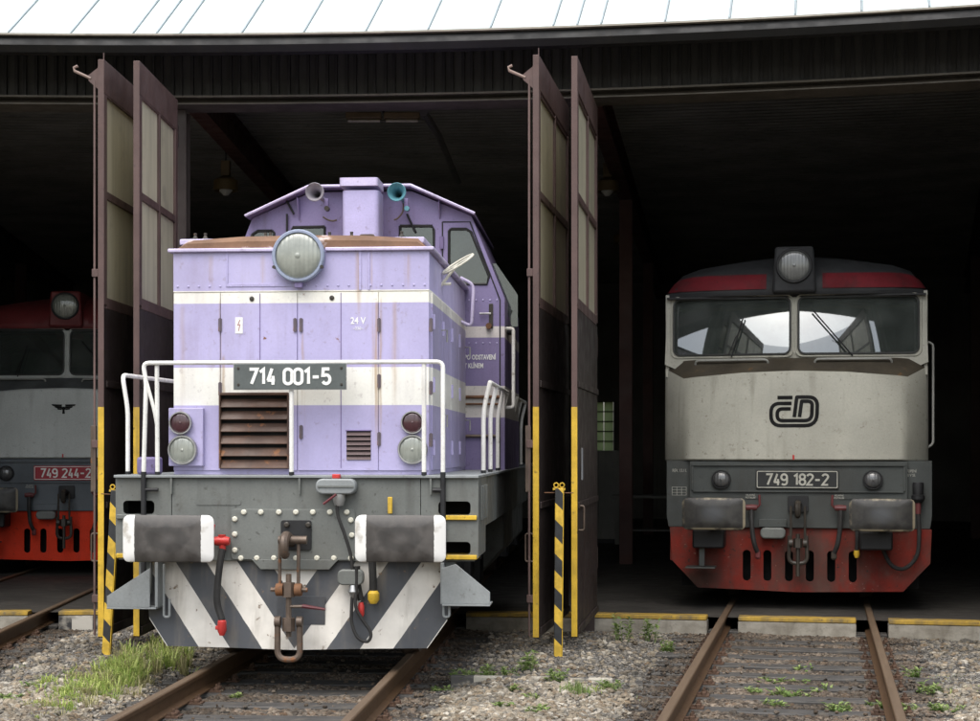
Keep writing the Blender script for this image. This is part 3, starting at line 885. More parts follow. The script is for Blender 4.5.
# ------------------------------------------------------------------ lilac centre-cab locomotive
F = Frame(28.4, A1)
K = thing('diesel_locomotive', 'lilac shunting locomotive 714 001-5 with cream bands and striped plough', 'locomotive', tuple(F.o), -F.a, 'locomotives in the shed doorways')
QH, QN, QC = 0.45, 0.66, 3.80       # headstock, hood front, cab front behind the buffer faces
XH = 1.435                          # half width of the frame
HW = 1.03                           # half width of the hood
DZ = 1.535                          # deck height
HT = 3.32                           # hood side height
def px(u, v, q): return F.at(u, v, q)

# frame, deck, running gear
MB().box(-XH, XH, QH-.035, 13.0, DZ-.022, DZ).build('deck', m_sgrey, K, .004)
MB().box(-XH+.02, XH-.02, QH+.7, 13.0, 1.10, DZ-.023).build('main_frame', m_hgrey, K, .006)
MB().box(-.98, .98, QH+.001, QH+.06, .865, DZ-.023).build('headstock', m_hgrey, K, .004)
cp = [px(231, 509, QH-.012), px(355, 509, QH-.012), px(355, 560, QH-.012), px(231, 560, QH-.012)]
x0, x1, z0, z1 = cp[0][0], cp[1][0], cp[2][1], cp[0][1]
MB().prism(rrect(x0, x1, z0, z1, .03), 'y', QH-.014, QH+.0).build('coupler_plate', m_hgrey, K, .003)
bolt_me = MB().lathe([(.022, 0), (.022, -.012), (.014, -.020)], (0,0,0), 'y', 10).mesh('bolt'); bolt_me.materials.append(m_bolt)
for (u, v) in [(244,512),(261,512),(279,512),(296,512),(313,512),(330,512),(347,512),(235,519),(235,534),(235,550),(241,558),(257,558),(274,558),(296,558),(317,558),(334,558),(351,558),(351,520),(352,535)]:
    o = obj('bolt', bolt_me, None, K); x, z = px(u, v, QH-.014); o.location = (x, QH-.0145, z)
for sx in (-1, 1):
    # corner step box: openings above two treads
    xa, xb = .985, XH-.005
    o_ = [(xa, .87), (xb-.03, .87), (xb, .90), (xb, DZ-.023), (xa, DZ-.023)]
    h_ = [rrect(xb-.31, xb-.06, .922, 1.02, .03), rrect(xb-.31, xb-.06, 1.228, 1.333, .03)]
    if sx < 0:
        o_ = [(-a, b) for a, b in o_]; h_ = [[(-a, b) for a, b in l] for l in h_]
    st = plate(o_, h_, 'y', QH+.001, QH+.012).build('step_panel', m_hgrey, K)
    MB().box(sx*xa if sx > 0 else -xb, xb if sx > 0 else -xa, QH+.30, QH+.31, .87, DZ-.03).build('step_back', m_dark, st)  # black plate painted as the shade inside the step box
    MB().box(min(sx*(xb-.012), sx*xb), max(sx*(xb-.012), sx*xb), QH+.013, QH+.75, .90, DZ-.023).build('step_side', m_hgrey, st, .003)
    for zz in (.919, 1.225):
        MB().box(min(sx*(xb-.34), sx*(xb-.01)), max(sx*(xb-.34), sx*(xb-.01)), QH-.025, QH+.28, zz-.036, zz+.0).build('tread', m_yel if (sx > 0 or zz < 1) else m_hgrey, st, .006)
# louvres and grab on the frame side
for i in range(4):
    MB().box(XH-.004, XH+.012, QH+.2+.16*i, QH+.30+.16*i, 1.18, 1.45).build('side_rib', m_hgrey, K, .003)
# side tanks, bogies
MB().prism([(-1.36, 1.09), (1.36, 1.09), (1.36, .72), (1.05, .38), (-1.05, .38), (-1.36, .72)], 'y', 4.6, 8.2).build('fuel_tank', m_hgrey, K, .02)
for q0 in (3.0, 9.6):
    bg_ = MB().box(-1.16, 1.16, q0-.1, q0+.1, .45, .95)
    bogie = bg_.build('bogie', m_black, K, .01)
    for sx in (-1, 1):
        MB().prism([(q0-1.7, .60), (q0-1.7, .88), (q0-.6, .88), (q0-.4, .75), (q0+.4, .75), (q0+.6, .88), (q0+1.7, .88), (q0+1.7, .60), (q0+.5, .45), (q0-.5, .45)], 'x', sx*1.05-.05, sx*1.05+.05).build('side_frame', m_black, bogie, .01)
        for dq in (-1.2, 1.2):
            MB().lathe([(.10, -.07), (.52, -.07), (.53, -.045), (.50, .03), (.50, .07), (.42, .07), (.40, .02), (.14, .02), (.10, .09)], (sx*.76, q0+dq, .5), 'x', 32).build('wheel', m_steel, bogie)
            MB().box(sx*1.05-.12, sx*1.05+.12, q0+dq-.15, q0+dq+.15, .38, .68).build('axle_box', m_black, bogie, .02)

# plough with painted chevrons
t = NT('black and white chevron paint')
x = t.xyz()
f = t.math('SUBTRACT', t.math('ABSOLUTE', x[0]), t.math('MULTIPLY', t.math('SUBTRACT', x[2], .19), .70))
f = t.math('FLOORED_MODULO', f, .512)
c = t.mix(t.math('LESS_THAN', t.math('ADD', f, t.math('MULTIPLY', t.noise(9, 4), .012)), .262), (0.062,0.066,0.074), (0.66,0.63,0.575))
c = t.value(c, t.ramp(t.noise(3, 6), 0.3, 0.7, 0.82, 1.08))
c = t.mix(t.math('MULTIPLY', t.ramp(t.noise(1.0, 6, t.map((9, 9, .9))), .5, .75), .45), c, (0.20,0.17,0.13))
c = t.mix(t.ramp(t.noise(16, 6), .64, .72), c, (0.16,0.11,0.07))
c = t.mix(t.ramp(t.noise(2.2, 7), .5, .78, 0, .5), c, (0.17,0.15,0.125))
t.bump(t.noise(4, 3), 0.2, 0.02)
m_chev = t.out(c, 0.5, 0, 0.4)
ZP = .862
pl_ = MB()
top = [(-1.18, ZP, QH+.10), (-1.0, ZP, QH+.03), (0, ZP, QH+.01), (1.0, ZP, QH+.03), (1.18, ZP, QH+.10)]
rings = []
for (zz, w, y0) in ((ZP, 1.18, .02), (.55, 1.20, .0), (.40, 1.18, -.02), (.19, 1.03, -.05)):
    fr = [(-w, QH+y0+.09, zz), (-w*.5, QH+y0+.02, zz), (0, QH+y0, zz - (.012 if zz < .3 else 0)), (w*.5, QH+y0+.02, zz), (w, QH+y0+.09, zz)]
    bk = [(p[0], p[1]+.02, p[2]) for p in reversed(fr)]
    rings.append(fr+bk)
pl_.loft(rings); pl = pl_.build('plough', m_chev, K, 0, smooth=60)
MB().prism([(-.34, .878), (-.27, .80), (.27, .80), (.34, .878)], 'y', QH-.03, QH+.0).build('gusset', m_hgrey, pl, .004)
xa, za = px(277, 596, QH-.02); xb, zb = px(325, 644, QH-.02)
MB().box(xa, xb, QH-.022, QH-.012, za-.22, za).build('patch_plate', paint('dark chevron patch', (0.062,0.066,0.074), .5, .2, 3, .4), pl, .002)
# foot steps hung below the corners
for sx, pts in ((-1, ((107, 605), (107, 594), (150, 566), (150, 605))), (1, ((442, 602), (442, 566), (456, 562), (490, 590), (490, 602)))):
    pp = [px(u, v+2, QH-.10) for u, v in pts]
    ft = MB().prism(pp, 'y', QH-.105, QH-.095).build('foot_guard', m_sgrey if sx > 0 else m_sgrey, K, .002)
    xs = [p[0] for p in pp]; zb = min(p[1] for p in pp)
    MB().box(min(xs)-.0, max(xs)+.05*(sx < 0), QH-.11, QH+.18, zb-.014, zb-.001).build('foot_step', m_sgrey, ft, .003)
    xi = max(xs) if sx < 0 else min(xs)
    MB().box(xi-.012+.05*(sx<0), xi+.012+.05*(sx<0)+.0, QH-.10, QH+.15, zb, .862).build('hanger', m_sgrey, ft, .003)
    xs_ = 1.20*sx
    MB().box(xs_-.05, xs_+.05, QH+.02, QH+.06, .60, .863).build('bracket', m_hgrey, ft, .003)
    jj = px(166 if sx < 0 else 446, 617, QH-.06)
    MB().tube(bend([(jj[0]-.02, QH-.05, .84), (jj[0]-.02, QH-.05, jj[1]), (jj[0]+.025, QH-.05, jj[1]), (jj[0]+.025, QH-.05, jj[1]+.14)], .03), .010, 6).build('hook_rod', m_sgrey, ft)

# buffers
def buf_mat():
    t = NT('greased buffer face with white ends')
    x = t.xyz()
    r = t.math('SQRT', t.math('ADD', t.math('POWER', x[0], 2.0), t.math('MULTIPLY', t.math('POWER', x[2], 2.0), 2.6)))
    n = t.noise(7, 6)
    c = t.mix(t.ramp(n, .3, .7), (0.040,0.036,0.033), (0.085,0.077,0.070))
    rr = t.math('ADD', r, t.math('MULTIPLY', n, .12))
    ring = t.math('MULTIPLY', t.ramp(rr, .10, .16), t.ramp(rr, .25, .19))
    c = t.mix(t.math('MULTIPLY', ring, .55), c, (0.025,0.023,0.022))
    ct = t.ramp(rr, .12, .06)
    c = t.mix(t.math('MULTIPLY', ct, .5), c, (0.085,0.08,0.078))
    w = t.math('GREATER_THAN', t.math('ADD', t.math('ABSOLUTE', x[0]), t.math('MULTIPLY', t.noise(25, 4), .012)), .262)
    wc = t.mix(t.ramp(t.noise(8, 6), .55, .7), (0.72,0.71,0.68), (0.45,0.42,0.37))
    c = t.mix(w, c, wc)
    return t.out(c, t.ramp(n, .3, .7, .35, .6), 0, .5)
m_buf = buf_mat()
def buffer_unit(xc, zc, w, h, m, parent, ql, mh, r=.05):
    n = 5
    prof = rrect(-w/2, w/2, -h/2, h/2, r)
    rings = [[(x_, .03, z_) for x_, z_ in prof], [(x_, .004+.02*(x_/(w/2))**2, z_) for x_, z_ in prof]]
    rings.append([(x_*.97, -.004+.02*(x_/(w/2))**2, z_*.95) for x_, z_ in prof])
    rings.append([(x_*.5, -.012, z_*.5) for x_, z_ in prof])
    b = MB().loft(rings).build('buffer', m, parent, 0, 50, (xc, 0, zc))
    MB().lathe([(.085, .03), (.085, .25), (.115, .25), (.125, ql-.03), (.16, ql-.03), (.16, ql)], (0, 0, 0), 'y', 24).build('buffer_sleeve', mh, b)
    return b
for u0, u1 in ((122, 213), (354.5, 445.5)):
    xa, za = px(u0, 515, 0.0); xb, zb = px(u1, 562.5, 0.0)
    buffer_unit((xa+xb)/2, (za+zb)/2, xb-xa, za-zb, m_buf, K, QH, m_black)

# coupling hook, screw and shackle
def cpl(parent, fx, QB, hookpl, sc=1.0):
    pass
xc = px(291.5, 540, QH-.1)[0]
hp0 = px(281, 520, QH-.02); hp1 = px(311.5, 550, QH-.02)
cg = MB().prism(rrect(hp0[0], hp1[0], hp1[1], hp0[1], .02), 'y', QH-.03, QH-.0145).build('coupling', m_black, K, .003)
for dx in (-.085, .085):
    MB().lathe([(.022, 0), (.022, -.02), (.014, -.026)], (xc+dx+.035, QH-.03, hp0[1]-.035), 'y', 8).build('nut', m_grease, cg)
hk = catmull([(xc-.02, QH-.02, 1.02), (xc-.02, QH-.12, 1.05), (xc-.02, QH-.22, 1.07), (xc-.02, QH-.29, 1.03), (xc-.02, QH-.28, .94), (xc-.02, QH-.22, .93)], 5)
MB().tube(hk, .045, 10, .032).build('hook', m_steel, cg)
q_ = QH-.20
MB().lathe([(.032, -.11), (.032, .11)], (xc+.03, q_, 1.04), 'x', 12).build('hook_pin', m_steel, cg)
for dx in (-.07, .075):
    MB().tube([(xc+dx, q_, 1.04), (xc+dx, q_-.01, .70)], .014, 8).build('link_bar', m_steel, cg)
    MB().lathe([(.045, -.028), (.05, -.02), (.05, .02), (.045, .028)], (xc+dx, q_-.01, .66), 'x', 14).build('link_eye', m_rusty, cg)
    MB().lathe([(.018, -.03), (.018, .03)], (xc+dx*1.55, q_-.01, .66), 'x', 8).build('trunnion', m_steel, cg)
MB().lathe([(.05, -.055), (.05, .055)], (xc, q_-.01, .66), 'z', 6).build('screw_nut', m_steel, cg)
MB().lathe([(.022, -.36), (.022, .12)], (xc, q_-.01, .66), 'z', 10).build('screw', m_steel, cg)
MB().lathe([(.05, -.052), (.05, .05)], (xc, q_-.01, .395), 'z', 6).build('screw_nut', m_steel, cg)
MB().tube([(xc-.02, q_-.01, .53), (xc+.11, q_-.03, .535)], .012, 8).build('screw_handle', m_steel, cg)
MB().tube([(xc+.11, q_-.03, .537), (xc+.29, q_-.05, .515)], .016, 8, .010).build('handle_grip', paint('dark red grip', (.10,.02,.025), .5), cg)
sh = bend([(xc-.085, q_-.01, .43), (xc-.088, q_-.01, .125), (xc+.088, q_-.01, .125), (xc+.085, q_-.01, .43)], .09, 8)
MB().tube(sh, .024, 10).build('shackle', m_steel, cg)
for dx in (-.085, .085):
    MB().lathe([(.042, -.022), (.042, .022)], (xc+dx, q_-.01, .415), 'x', 12).build('shackle_eye', m_steel, cg)

# left brake pipe: red cock, rubber hose, red coupling head
def hose(parent, pts, m, r=.02): return MB().tube(catmull(pts, 6), r, 10).build('hose', m, parent)
q_ = QH-.06
a = px(222, 541, q_)
cock = MB().lathe([(.032, -.06), (.038, -.03), (.038, .03), (.03, .06)], (a[0], q_, a[1]), 'x', 12).build('brake_cock', m_red, K)
MB().lathe([(.024, -.02), (.03, .03)], (a[0]+.0, q_, a[1]+.02), 'z', 10).build('cock_cap', m_red, cock)
MB().tube([(a[0]-.06, q_, a[1]), (a[0]-.075, q_-.02, a[1]+.05), (a[0]-.06, q_-.02, a[1]+.13)], .012, 8).build('cock_lever', m_red, cock)
MB().lathe([(.026, 0), (.026, -.05)], (a[0]+.005, q_, a[1]-.02), 'z', 10).build('cock_outlet', m_red, cock)
e = px(222, 625, q_-.08)
hose(cock, [(a[0]+.005, q_, a[1]-.06), (a[0]-.015, q_-.02, a[1]-.2), (a[0]-.025, q_-.06, a[1]-.45), (e[0], q_-.08, e[1]+.04)], m_rubber, .027)
MB().lathe([(.026, .05), (.034, .04), (.036, -.03), (.02, -.07)], (e[0], q_-.08, e[1]-.01), 'z', 10).build('coupling_head', m_red, cock)
MB().box(e[0]-.05, e[0]-.01, q_-.10, q_-.06, e[1]-.035, e[1]-.005).build('head_claw', m_red, cock, .006)
# right: electric jumper box and cable
a = px(336.5, 487, QH-.07)
j = MB().prism(rrect(a[0]-.155, a[0]+.155, a[1]-.055, a[1]+.065, .05), 'y', QH-.12, QH+.0).build('jumper_socket', m_sgrey, K, .012)
MB().box(a[0]-.14, a[0]+.14, QH-.13, QH-.121, a[1]+.0, a[1]+.012).build('lid_seam', m_hgrey, j)
MB().box(a[0]-.03, a[0]+.03, QH-.10, QH-.04, a[1]+.066, a[1]+.10).build('latch', m_red, j, .006)
MB().lathe([(.05, 0), (.05, -.04), (.035, -.09)], (a[0]+.02, QH-.07, a[1]-.055), 'z', 12).build('plug', m_silver, j)
MB().tube([(a[0]-.09, QH-.14, a[1]-.13), (a[0]+.01, QH-.14, a[1]-.055)], .010, 6).build('plug_lever', paint('dark red grip', (.10,.02,.025), .5), j)
pts = [px(u, v, QH-.09) for u, v in ((337, 497), (338, 515), (345, 535), (351, 556), (353, 580), (352, 603), (352, 622), (358, 637), (368, 641), (371, 632), (362, 618), (356, 605), (357, 585), (357, 566))]
hose(j, [(x_, QH-.09-.002*i, z_) for i, (x_, z_) in enumerate(pts)], m_rubber, .013)
a2 = px(351, 577, QH-.08)
j2 = MB().prism(rrect(a2[0]-.10, a2[0]+.10, a2[1]-.06, a2[1]+.06, .04), 'y', QH-.12, QH-.04).build('cable_rest', m_hgrey, K, .01)
MB().lathe([(.03, 0), (.045, -.05), (.02, -.10)], (a2[0]+.02, QH-.09, a2[1]-.06), 'z', 10).build('socket', m_silver, j2)
# right brake hose (behind the buffer) with yellow head, red end
pts = [(372, 560), (373, 578), (373, 592)]
h2 = hose(K, [(px(u, v, QH-.05)[0], QH-.05, px(u, v, QH-.05)[1]) for u, v in pts], m_rubber, .03)
h2.name = 'brake_hose'
a = px(373.5, 597, QH-.06)
MB().lathe([(.03, .05), (.045, .03), (.045, -.02), (.025, -.05)], (a[0], QH-.06, a[1]), 'z', 10).build('coupling_head', m_yel, h2)
a = px(361, 610, QH-.06)
MB().lathe([(.018, .06), (.026, .03), (.026, -.03), (.012, -.06)], (a[0], QH-.06, a[1]), 'z', 10).build('red_plug', m_red, h2)
pts = [(357, 566), (358, 585), (361, 600)]
hose(h2, [(px(u, v, QH-.04)[0], QH-.05, px(u, v, QH-.04)[1]) for u, v in pts], m_rubber, .026)
a = px(390, 506, QH-.05)
MB().box(a[0]-.018, a[0]+.018, QH-.06, QH-.03, a[1]-.06, a[1]+.07).build('yellow_lever', m_yel, K, .006)
for u in (172, 300, 431):
    a = px(u, 480, QH)
    MB().prism([(a[0]-.008, DZ-.024), (a[0]+.008, DZ-.024), (a[0]+.006, DZ-.15), (a[0]-.006, DZ-.15)], 'y', QH-.03, QH).build('rail_bracket', m_hgrey, K)

# ---------------------------------------------------------------- hood
CH = .045
hp = [(-HW, DZ), (-HW, HT), (HW, HT), (HW, DZ)]
def hood_ring(q, w, z0, z1, r=.05):
    return [(-w, q, z0), (-w, q, z1-r), (-w+r*.3, q, z1-r*.3), (-w+r, q, z1), (w-r, q, z1), (w-r*.3, q, z1-r*.3), (w, q, z1-r), (w, q, z0)]
hood = MB().loft([hood_ring(QN+.012, HW-.01, DZ+.001, HT), hood_ring(QN+.04, HW, DZ+.001, HT), hood_ring(QC-.002, HW, DZ+.001, HT)]).build('hood', m_hood, K, 0, 30)
# lip and crowned top
ew = HW+.035
lip = MB()
for (u0, u1) in ((0, 0),):
    lip.box(-ew, -.18, QN-.03, QN+.05, HT-.018, HT+.012)
    lip.box(.20, ew, QN-.03, QN+.05, HT-.018, HT+.012)
    lip.box(ew-.06, ew, QN+.051, QC-.01, HT-.018, HT+.012)
    lip.box(-ew, -ew+.06, QN+.051, QC-.01, HT-.018, HT+.012)
lip.build('hood_lip', m_lip, hood, .008)
tops = []
for q, w in ((QN+.02, 1.0), (QN+.10, 1.0), (QC-.01, 1.0)):
    s_ = 0.55 if q < QN+.05 else 1.0
    ring = [(-ew+.06, q, HT+.01), (-ew+.14, q, HT+.01+.08*s_), (-.5, q, HT+.01+.108*s_), (0, q, HT+.01+.115*s_), (.5, q, HT+.01+.108*s_), (ew-.14, q, HT+.01+.08*s_), (ew-.06, q, HT+.01)]
    tops.append(ring)
MB().loft(tops).build('hood_top', m_hoodtop, hood, 0, 40)
for u0, u1 in ((181, 290), (310, 425)):
    a = px(u0, 238, QN+.6); b = px(u1, 238, QN+.6)
    MB().box(a[0], b[0], QN+.55, QN+1.6, HT+.115, HT+.165).build('roof_hatch', m_lip, hood, .01)
for u, v in ((196, 234), (206, 233), (266, 232), (271, 231), (330, 230), (352, 232), (402, 233)):
    a = px(u, v, QN+.6)
    MB().lathe([(.022, -.02), (.026, .0), (.012, .02), (.016, .045)], (a[0], QN+.58, HT+.17), 'z', 8).build('hatch_latch', m_grease, hood, .004)
a = px(367, 228, QN+.6)
MB().tube(bend([(a[0]-.06, QN+.6, HT+.12), (a[0]-.06, QN+.6, HT+.19), (a[0]+.06, QN+.6, HT+.19), (a[0]+.06, QN+.6, HT+.12)], .02), .008, 6).build('lifting_eye', m_steel, hood)
# front doors and panels, separated by joints
ZD = px(300, 292, QN)[1]
zb = DZ+.035
us = (172.5, 220.5, 297.5, 378.5, 430.5)
xs = [px(u, 400, QN)[0] for u in us]
xs[0] = -HW+.004; xs[-1] = HW-.004
gl0 = px(219.5, 395, QN); gl1 = px(289, 472, QN)
sv0 = px(346.5, 431, QN); sv1 = px(371, 460, QN)
for i in range(4):
    a, b = xs[i]+.004, xs[i+1]-.004
    holes = []
    if i == 1: holes = [[(gl0[0]+.004+.008, zb+.01), (gl1[0], zb+.01), (gl1[0], gl0[1]), (gl0[0]+.012, gl0[1])]]
    if i == 2: holes = [[(sv0[0], sv1[1]), (sv1[0], sv1[1]), (sv1[0], sv0[1]), (sv0[0], sv0[1])]]
    dm = MB()
    y0, y1, zt_ = QN-.002, QN+.011, ZD-.004
    if holes:
        hx0, hx1 = min(p[0] for p in holes[0]), max(p[0] for p in holes[0]); hz0, hz1 = min(p[1] for p in holes[0]), max(p[1] for p in holes[0])
        dm.box(a, hx0, y0, y1, zb, zt_); dm.box(hx1, b, y0, y1, zb, zt_); dm.box(hx0, hx1, y0, y1, hz1, zt_); dm.box(hx0, hx1, y0, y1, zb, hz0)
    else:
        dm.box(a, b, y0, y1, zb, zt_)
    dm.build('hood_door', m_hood, hood, 0, 0)
MB().box(-HW+.004, HW-.004, QN+.0, QN+.011, ZD+.004, HT-.02).build('upper_panel', m_hood, hood, .002)
# framed patch and strips on the upper panel
for (u0, v0, u1, v1) in ((226, 284, 296, 286.5), (226, 252, 228, 284), (359, 250, 361.5, 290), (368, 252, 370, 290)):
    a = px(u0, v0, QN); b = px(u1, v1, QN)
    MB().box(a[0], b[0], QN-.006, QN-.0005, b[1], a[1]).build('panel_bead', m_lilac, hood, .002)
rv = MB().lathe([(.009, 0), (.009, -.004), (.004, -.007)], (0,0,0), 'y', 6).mesh('rivet'); rv.materials.append(m_lilac)
for i in range(24):
    o = obj('rivet', rv, None, hood); o.location = (-HW+.04+i*(2*HW-.08)/23, QN-.0005, ZD+.05)
for u in (260, 341):
    a = px(u, 292, QN)
    MB().box(a[0]-.003, a[0]+.003, QN-.006, QN-.0025, zb+.75 if u < 300 else zb+.02, ZD-.01).build('door_joint', m_lilac_d, hood)
hin = MB().lathe([(.008, -.055), (.008, .055)], (0, 0, 0), 'z', 8)
hin.box(-.014, .014, -.0, .006, -.05, .05)
hin_me = hin.mesh('hinge'); hin_me.materials.append(paint('lilac brown hinge', (.13,.105,.12), .5, rust=.5, rs=9))
for (u, v) in ((220, 325), (220, 389), (295, 325), (301, 325), (379, 325), (379, 381), (379, 439), (301, 432), (431, 325), (431, 388), (431, 440)):
    o = obj('hinge', hin_me, None, hood); a = px(u, v, QN-.01); o.location = (a[0], QN-.010, a[1])
for (u, v) in ((252, 299), (332, 298)):
    a = px(u, v, QN)
    MB().lathe([(.018, 0), (.02, -.006), (.006, -.009)], (a[0], QN-.002, a[1]), 'y', 12).build('door_lock', m_grease, hood)
# big radiator louvre
gx0, gx1 = gl0[0]+.016, gl1[0]-.004; gz0, gz1 = zb+.014, gl0[1]-.004
MB().box(gx0-.02, gx1+.02, QN+.004, QN+.0105, gz0, gz1).build('louvre_back', m_dark, hood)  # dark sheet standing for the shade behind the slats
grl = MB().box(gx0-.004, gx1+.004, QN-.048, QN+.0, gz1-.0, gz1+.022).build('louvre', m_louvre, hood, .003)
for xx in (gx0-.004, gx1+.004):
    MB().box(xx-.006, xx+.006, QN-.048, QN+.003, gz0, gz1).build('louvre_side', m_louvre, grl)
ns = 6
for i in range(ns):
    zc = gz0 + (i+.35)*(gz1-gz0)/ns
    MB().prism([(QN-.045, zc-.030), (QN-.040, zc-.036), (QN+.003, zc+.030), (QN-.002, zc+.036)], 'x', gx0+.002, gx1-.002).build('slat', m_louvre, grl, .002)
MB().box(sv0[0]-.004, sv1[0]+.004, QN+.008, QN+.0112, sv1[1], sv0[1]).build('vent_back', m_dark, hood)  # flat black in place of the shaded depth of the vent
vg = MB().box(sv0[0]-.006, sv1[0]+.006, QN-.010, QN-.0025, sv0[1], sv0[1]+.010).build('small_vent', m_lilac_d, hood, .002)
for i in range(6):
    zc = sv1[1] + (i+.4)*(sv0[1]-sv1[1])/6
    MB().prism([(QN-.012, zc-.012), (QN-.008, zc-.014), (QN+.010, zc+.012), (QN+.006, zc+.014)], 'x', sv0[0]+.002, sv1[0]-.002).build('slat', paint('brown lilac slat', (.11,.075,.075), .5, rust=.5), vg)

def lamp(parent, x, z, q, r, m_rim, m_l, name='headlight', deep=.05, bulge=.02):
    b = MB().lathe([(r*.9, deep), (r*1.0, deep*.6), (r*1.0, -.012), (r*.96, -.020), (r*.88, -.020), (r*.86, -.004), (0.001, -.004)], (0,0,0), 'y', 36).build(name, m_rim, parent, 0, 40, (x, q, z))
    pr = [(r*.87*math.cos(R(k)), -.004-bulge*math.sin(R(k))) for k in (0, 20, 40, 60, 80)] + [(.001, -.004-bulge)]
    MB().lathe(pr, (0,0,0), 'y', 36).build('lens', m_l, b, 0, 60)
    MB().lathe([(r*.10, -.004-bulge*1.15), (r*.05, -.008-bulge*1.15)], (0,0,0), 'y', 12).build('lens_centre', m_l, b)
    return b
a = px(298.5, 256, QN-.06)
big = lamp(hood, a[0], a[1], QN-.07, .208, m_lampblue, m_lens, 'top_headlight', .09, .03)
MB().box(-.03, .03, -.0, .05, -.25, -.205).build('lamp_bracket', m_lilac_d, big, .004)
for sx in (-.19, .19):
    MB().lathe([(.014, -.03), (.014, .01)], (sx, 0, -.09), 'y', 8).build('lamp_clip', m_grease, big)
for (ur, vr, uh, vh, bx) in ((180.5, 423, 182.5, 450, (168.5, 408, 203, 466)), (412.5, 422.5, 412.5, 449.5, None)):
    if bx:
        c0 = px(bx[0], bx[1], QN-.05); c1 = px(bx[2], bx[3], QN-.05)
        MB().box(c0[0], c1[0], QN-.05, QN-.0025, c1[1], c0[1]).build('lamp_box', m_hood, hood, .006)
        qq = QN-.052
    else: qq = QN-.005
    a = px(ur, vr, qq-.03); lamp(hood, a[0], a[1], qq-.03, .092, m_silver, m_lens_red, 'tail_lamp', .03, .014)
    a = px(uh, vh, qq-.03); lamp(hood, a[0], a[1], qq-.03, .118, m_silver, m_lens, 'marker_lamp', .03, .016)
# plates and markings
a = px(234, 364, QH-.05); b = px(346, 389, QH-.05)
npl = MB().box(a[0], b[0], QH-.055, QH-.045, b[1], a[1]).build('number_plate', m_plate_g, K, .003)
MB().box(a[0]-.006, b[0]+.006, QH-.050, QH-.046, b[1]-.006, a[1]+.006).build('plate_rim', m_silver, npl)
numerals('numeral', '714 001-5', .138, (a[0]+b[0])/2-.0, QH-.0555, (a[1]+b[1])/2, m_white, npl, .175, .95, .15)
for cx_ in (a[0]+.035, b[0]-.035):
    for cz_ in (a[1]-.035, b[1]+.035):
        MB().lathe([(.012, 0), (.008, -.006)], (cx_, QH-.055, cz_), 'y', 8).build('screw', m_grease, npl)
a = px(239, 325.5, QN-.004)
sg = MB().box(a[0]-.030, a[0]+.030, QN-.005, QN-.0025, a[1]-.064, a[1]+.064).build('voltage_sign', m_white, hood)
mb = MB(); stroke(mb, [(a[0]+.008, a[1]+.045), (a[0]-.010, a[1]+.002), (a[0]+.008, a[1]+.006), (a[0]-.004, a[1]-.045)], .007, QN-.0056, QN-.0051)
mb.build('flash', paint('faded red print', (.45,.2,.2), .6), sg)
a = px(358, 321, QN-.004); text('lettering', '24 V', .075, (a[0], QN-.0035, a[1]), m_white, hood, .85, .001)
a = px(358, 328.5, QN-.004); text('lettering', '~230~', .035, (a[0], QN-.0035, a[1]), m_white, hood, .9)

# hood side (right): doors, hinges, handles
nd = 4
m_hinge = m_lilac
for i in range(nd):
    q0 = QN+.10+i*(QC-QN-.16)/nd; q1 = q0+(QC-QN-.16)/nd-.02
    MB().box(HW-.001, HW+.012, q0, q1, zb, ZD-.004).build('side_door', m_hood, hood, .003)
    MB().lathe([(.012, -.06), (.012, .06)], (HW+.018, q0+.03, 2.75), 'z', 8).build('hinge', m_hinge, hood)
    MB().lathe([(.012, -.06), (.012, .06)], (HW+.018, q0+.03, 2.25), 'z', 8).build('hinge', m_hinge, hood)
    MB().lathe([(.012, -.06), (.012, .06)], (HW+.018, q0+.03, 1.75), 'z', 8).build('hinge', m_hinge, hood)
    for zz in ((2.73, 2.02) if i in (0, 3) else ()):
        MB().tube([(HW+.01, q1-.06, zz), (HW+.06, q1-.06, zz), (HW+.06, q1-.06, zz-.10)], .008, 6).build('door_handle', m_silver, hood)
MB().tube(bend([(HW+.01, QC-.55, 2.95), (HW+.11, QC-.55, 2.90), (HW+.13, QC-.55, 3.30), (HW+.01, QC-.6, 3.36)], .06), .016, 8).build('corner_pipe', m_lip, hood)
MB().tube([(HW-.1, QN+.9, 3.13), (HW+.08, QN+.9, 3.13)], .012, 6).build('shut_off_spindle', m_bolt, hood)
whl = MB()
wc = Vector(F.at3(458, 264, QN+.9))
rg = [wc + Vector((.13*math.cos(R(k)), .05*math.sin(R(k)), .13*math.cos(R(k))*.6 + .03*math.sin(R(k)))) for k in range(0, 361, 20)]
whl.tube(rg, .009, 8)
hw_ = whl.build('hand_wheel', m_bolt, hood)
MB().tube([wc-Vector((.13, 0, .078)), wc+Vector((.13, 0, .078))], .007, 6).build('spoke', m_bolt, hw_)
MB().tube([(HW-.02, QN+.9, 3.1), tuple(wc)], .014, 6).build('spindle', m_bolt, hw_)

# exhaust stack
a = px(345, 236, QC-.42); b = px(378.5, 190, QC-.60)
ch = MB().prism(rrect(a[0], b[0], QC-.60, QC-.24, .05), 'z', HT+.10, b[1]-.0).build('exhaust_stack', m_lilac, hood, 0)
a = px(342.5, 188, QC-.44); b = px(380.5, 180, QC-.44)
MB().prism(rrect(a[0], b[0], QC-.63, QC-.21, .03), 'z', px(0, 190, QC-.63)[1], px(0, 182, QC-.63)[1]).build('stack_cap', m_lip, ch)
for k in range(3):
    MB().lathe([(.05, 0), (.05, .02)], (a[0]+.08+.1*k, QC-.42, px(0, 182, QC-.63)[1]), 'z', 12).build('stack_flap', m_lip, ch)

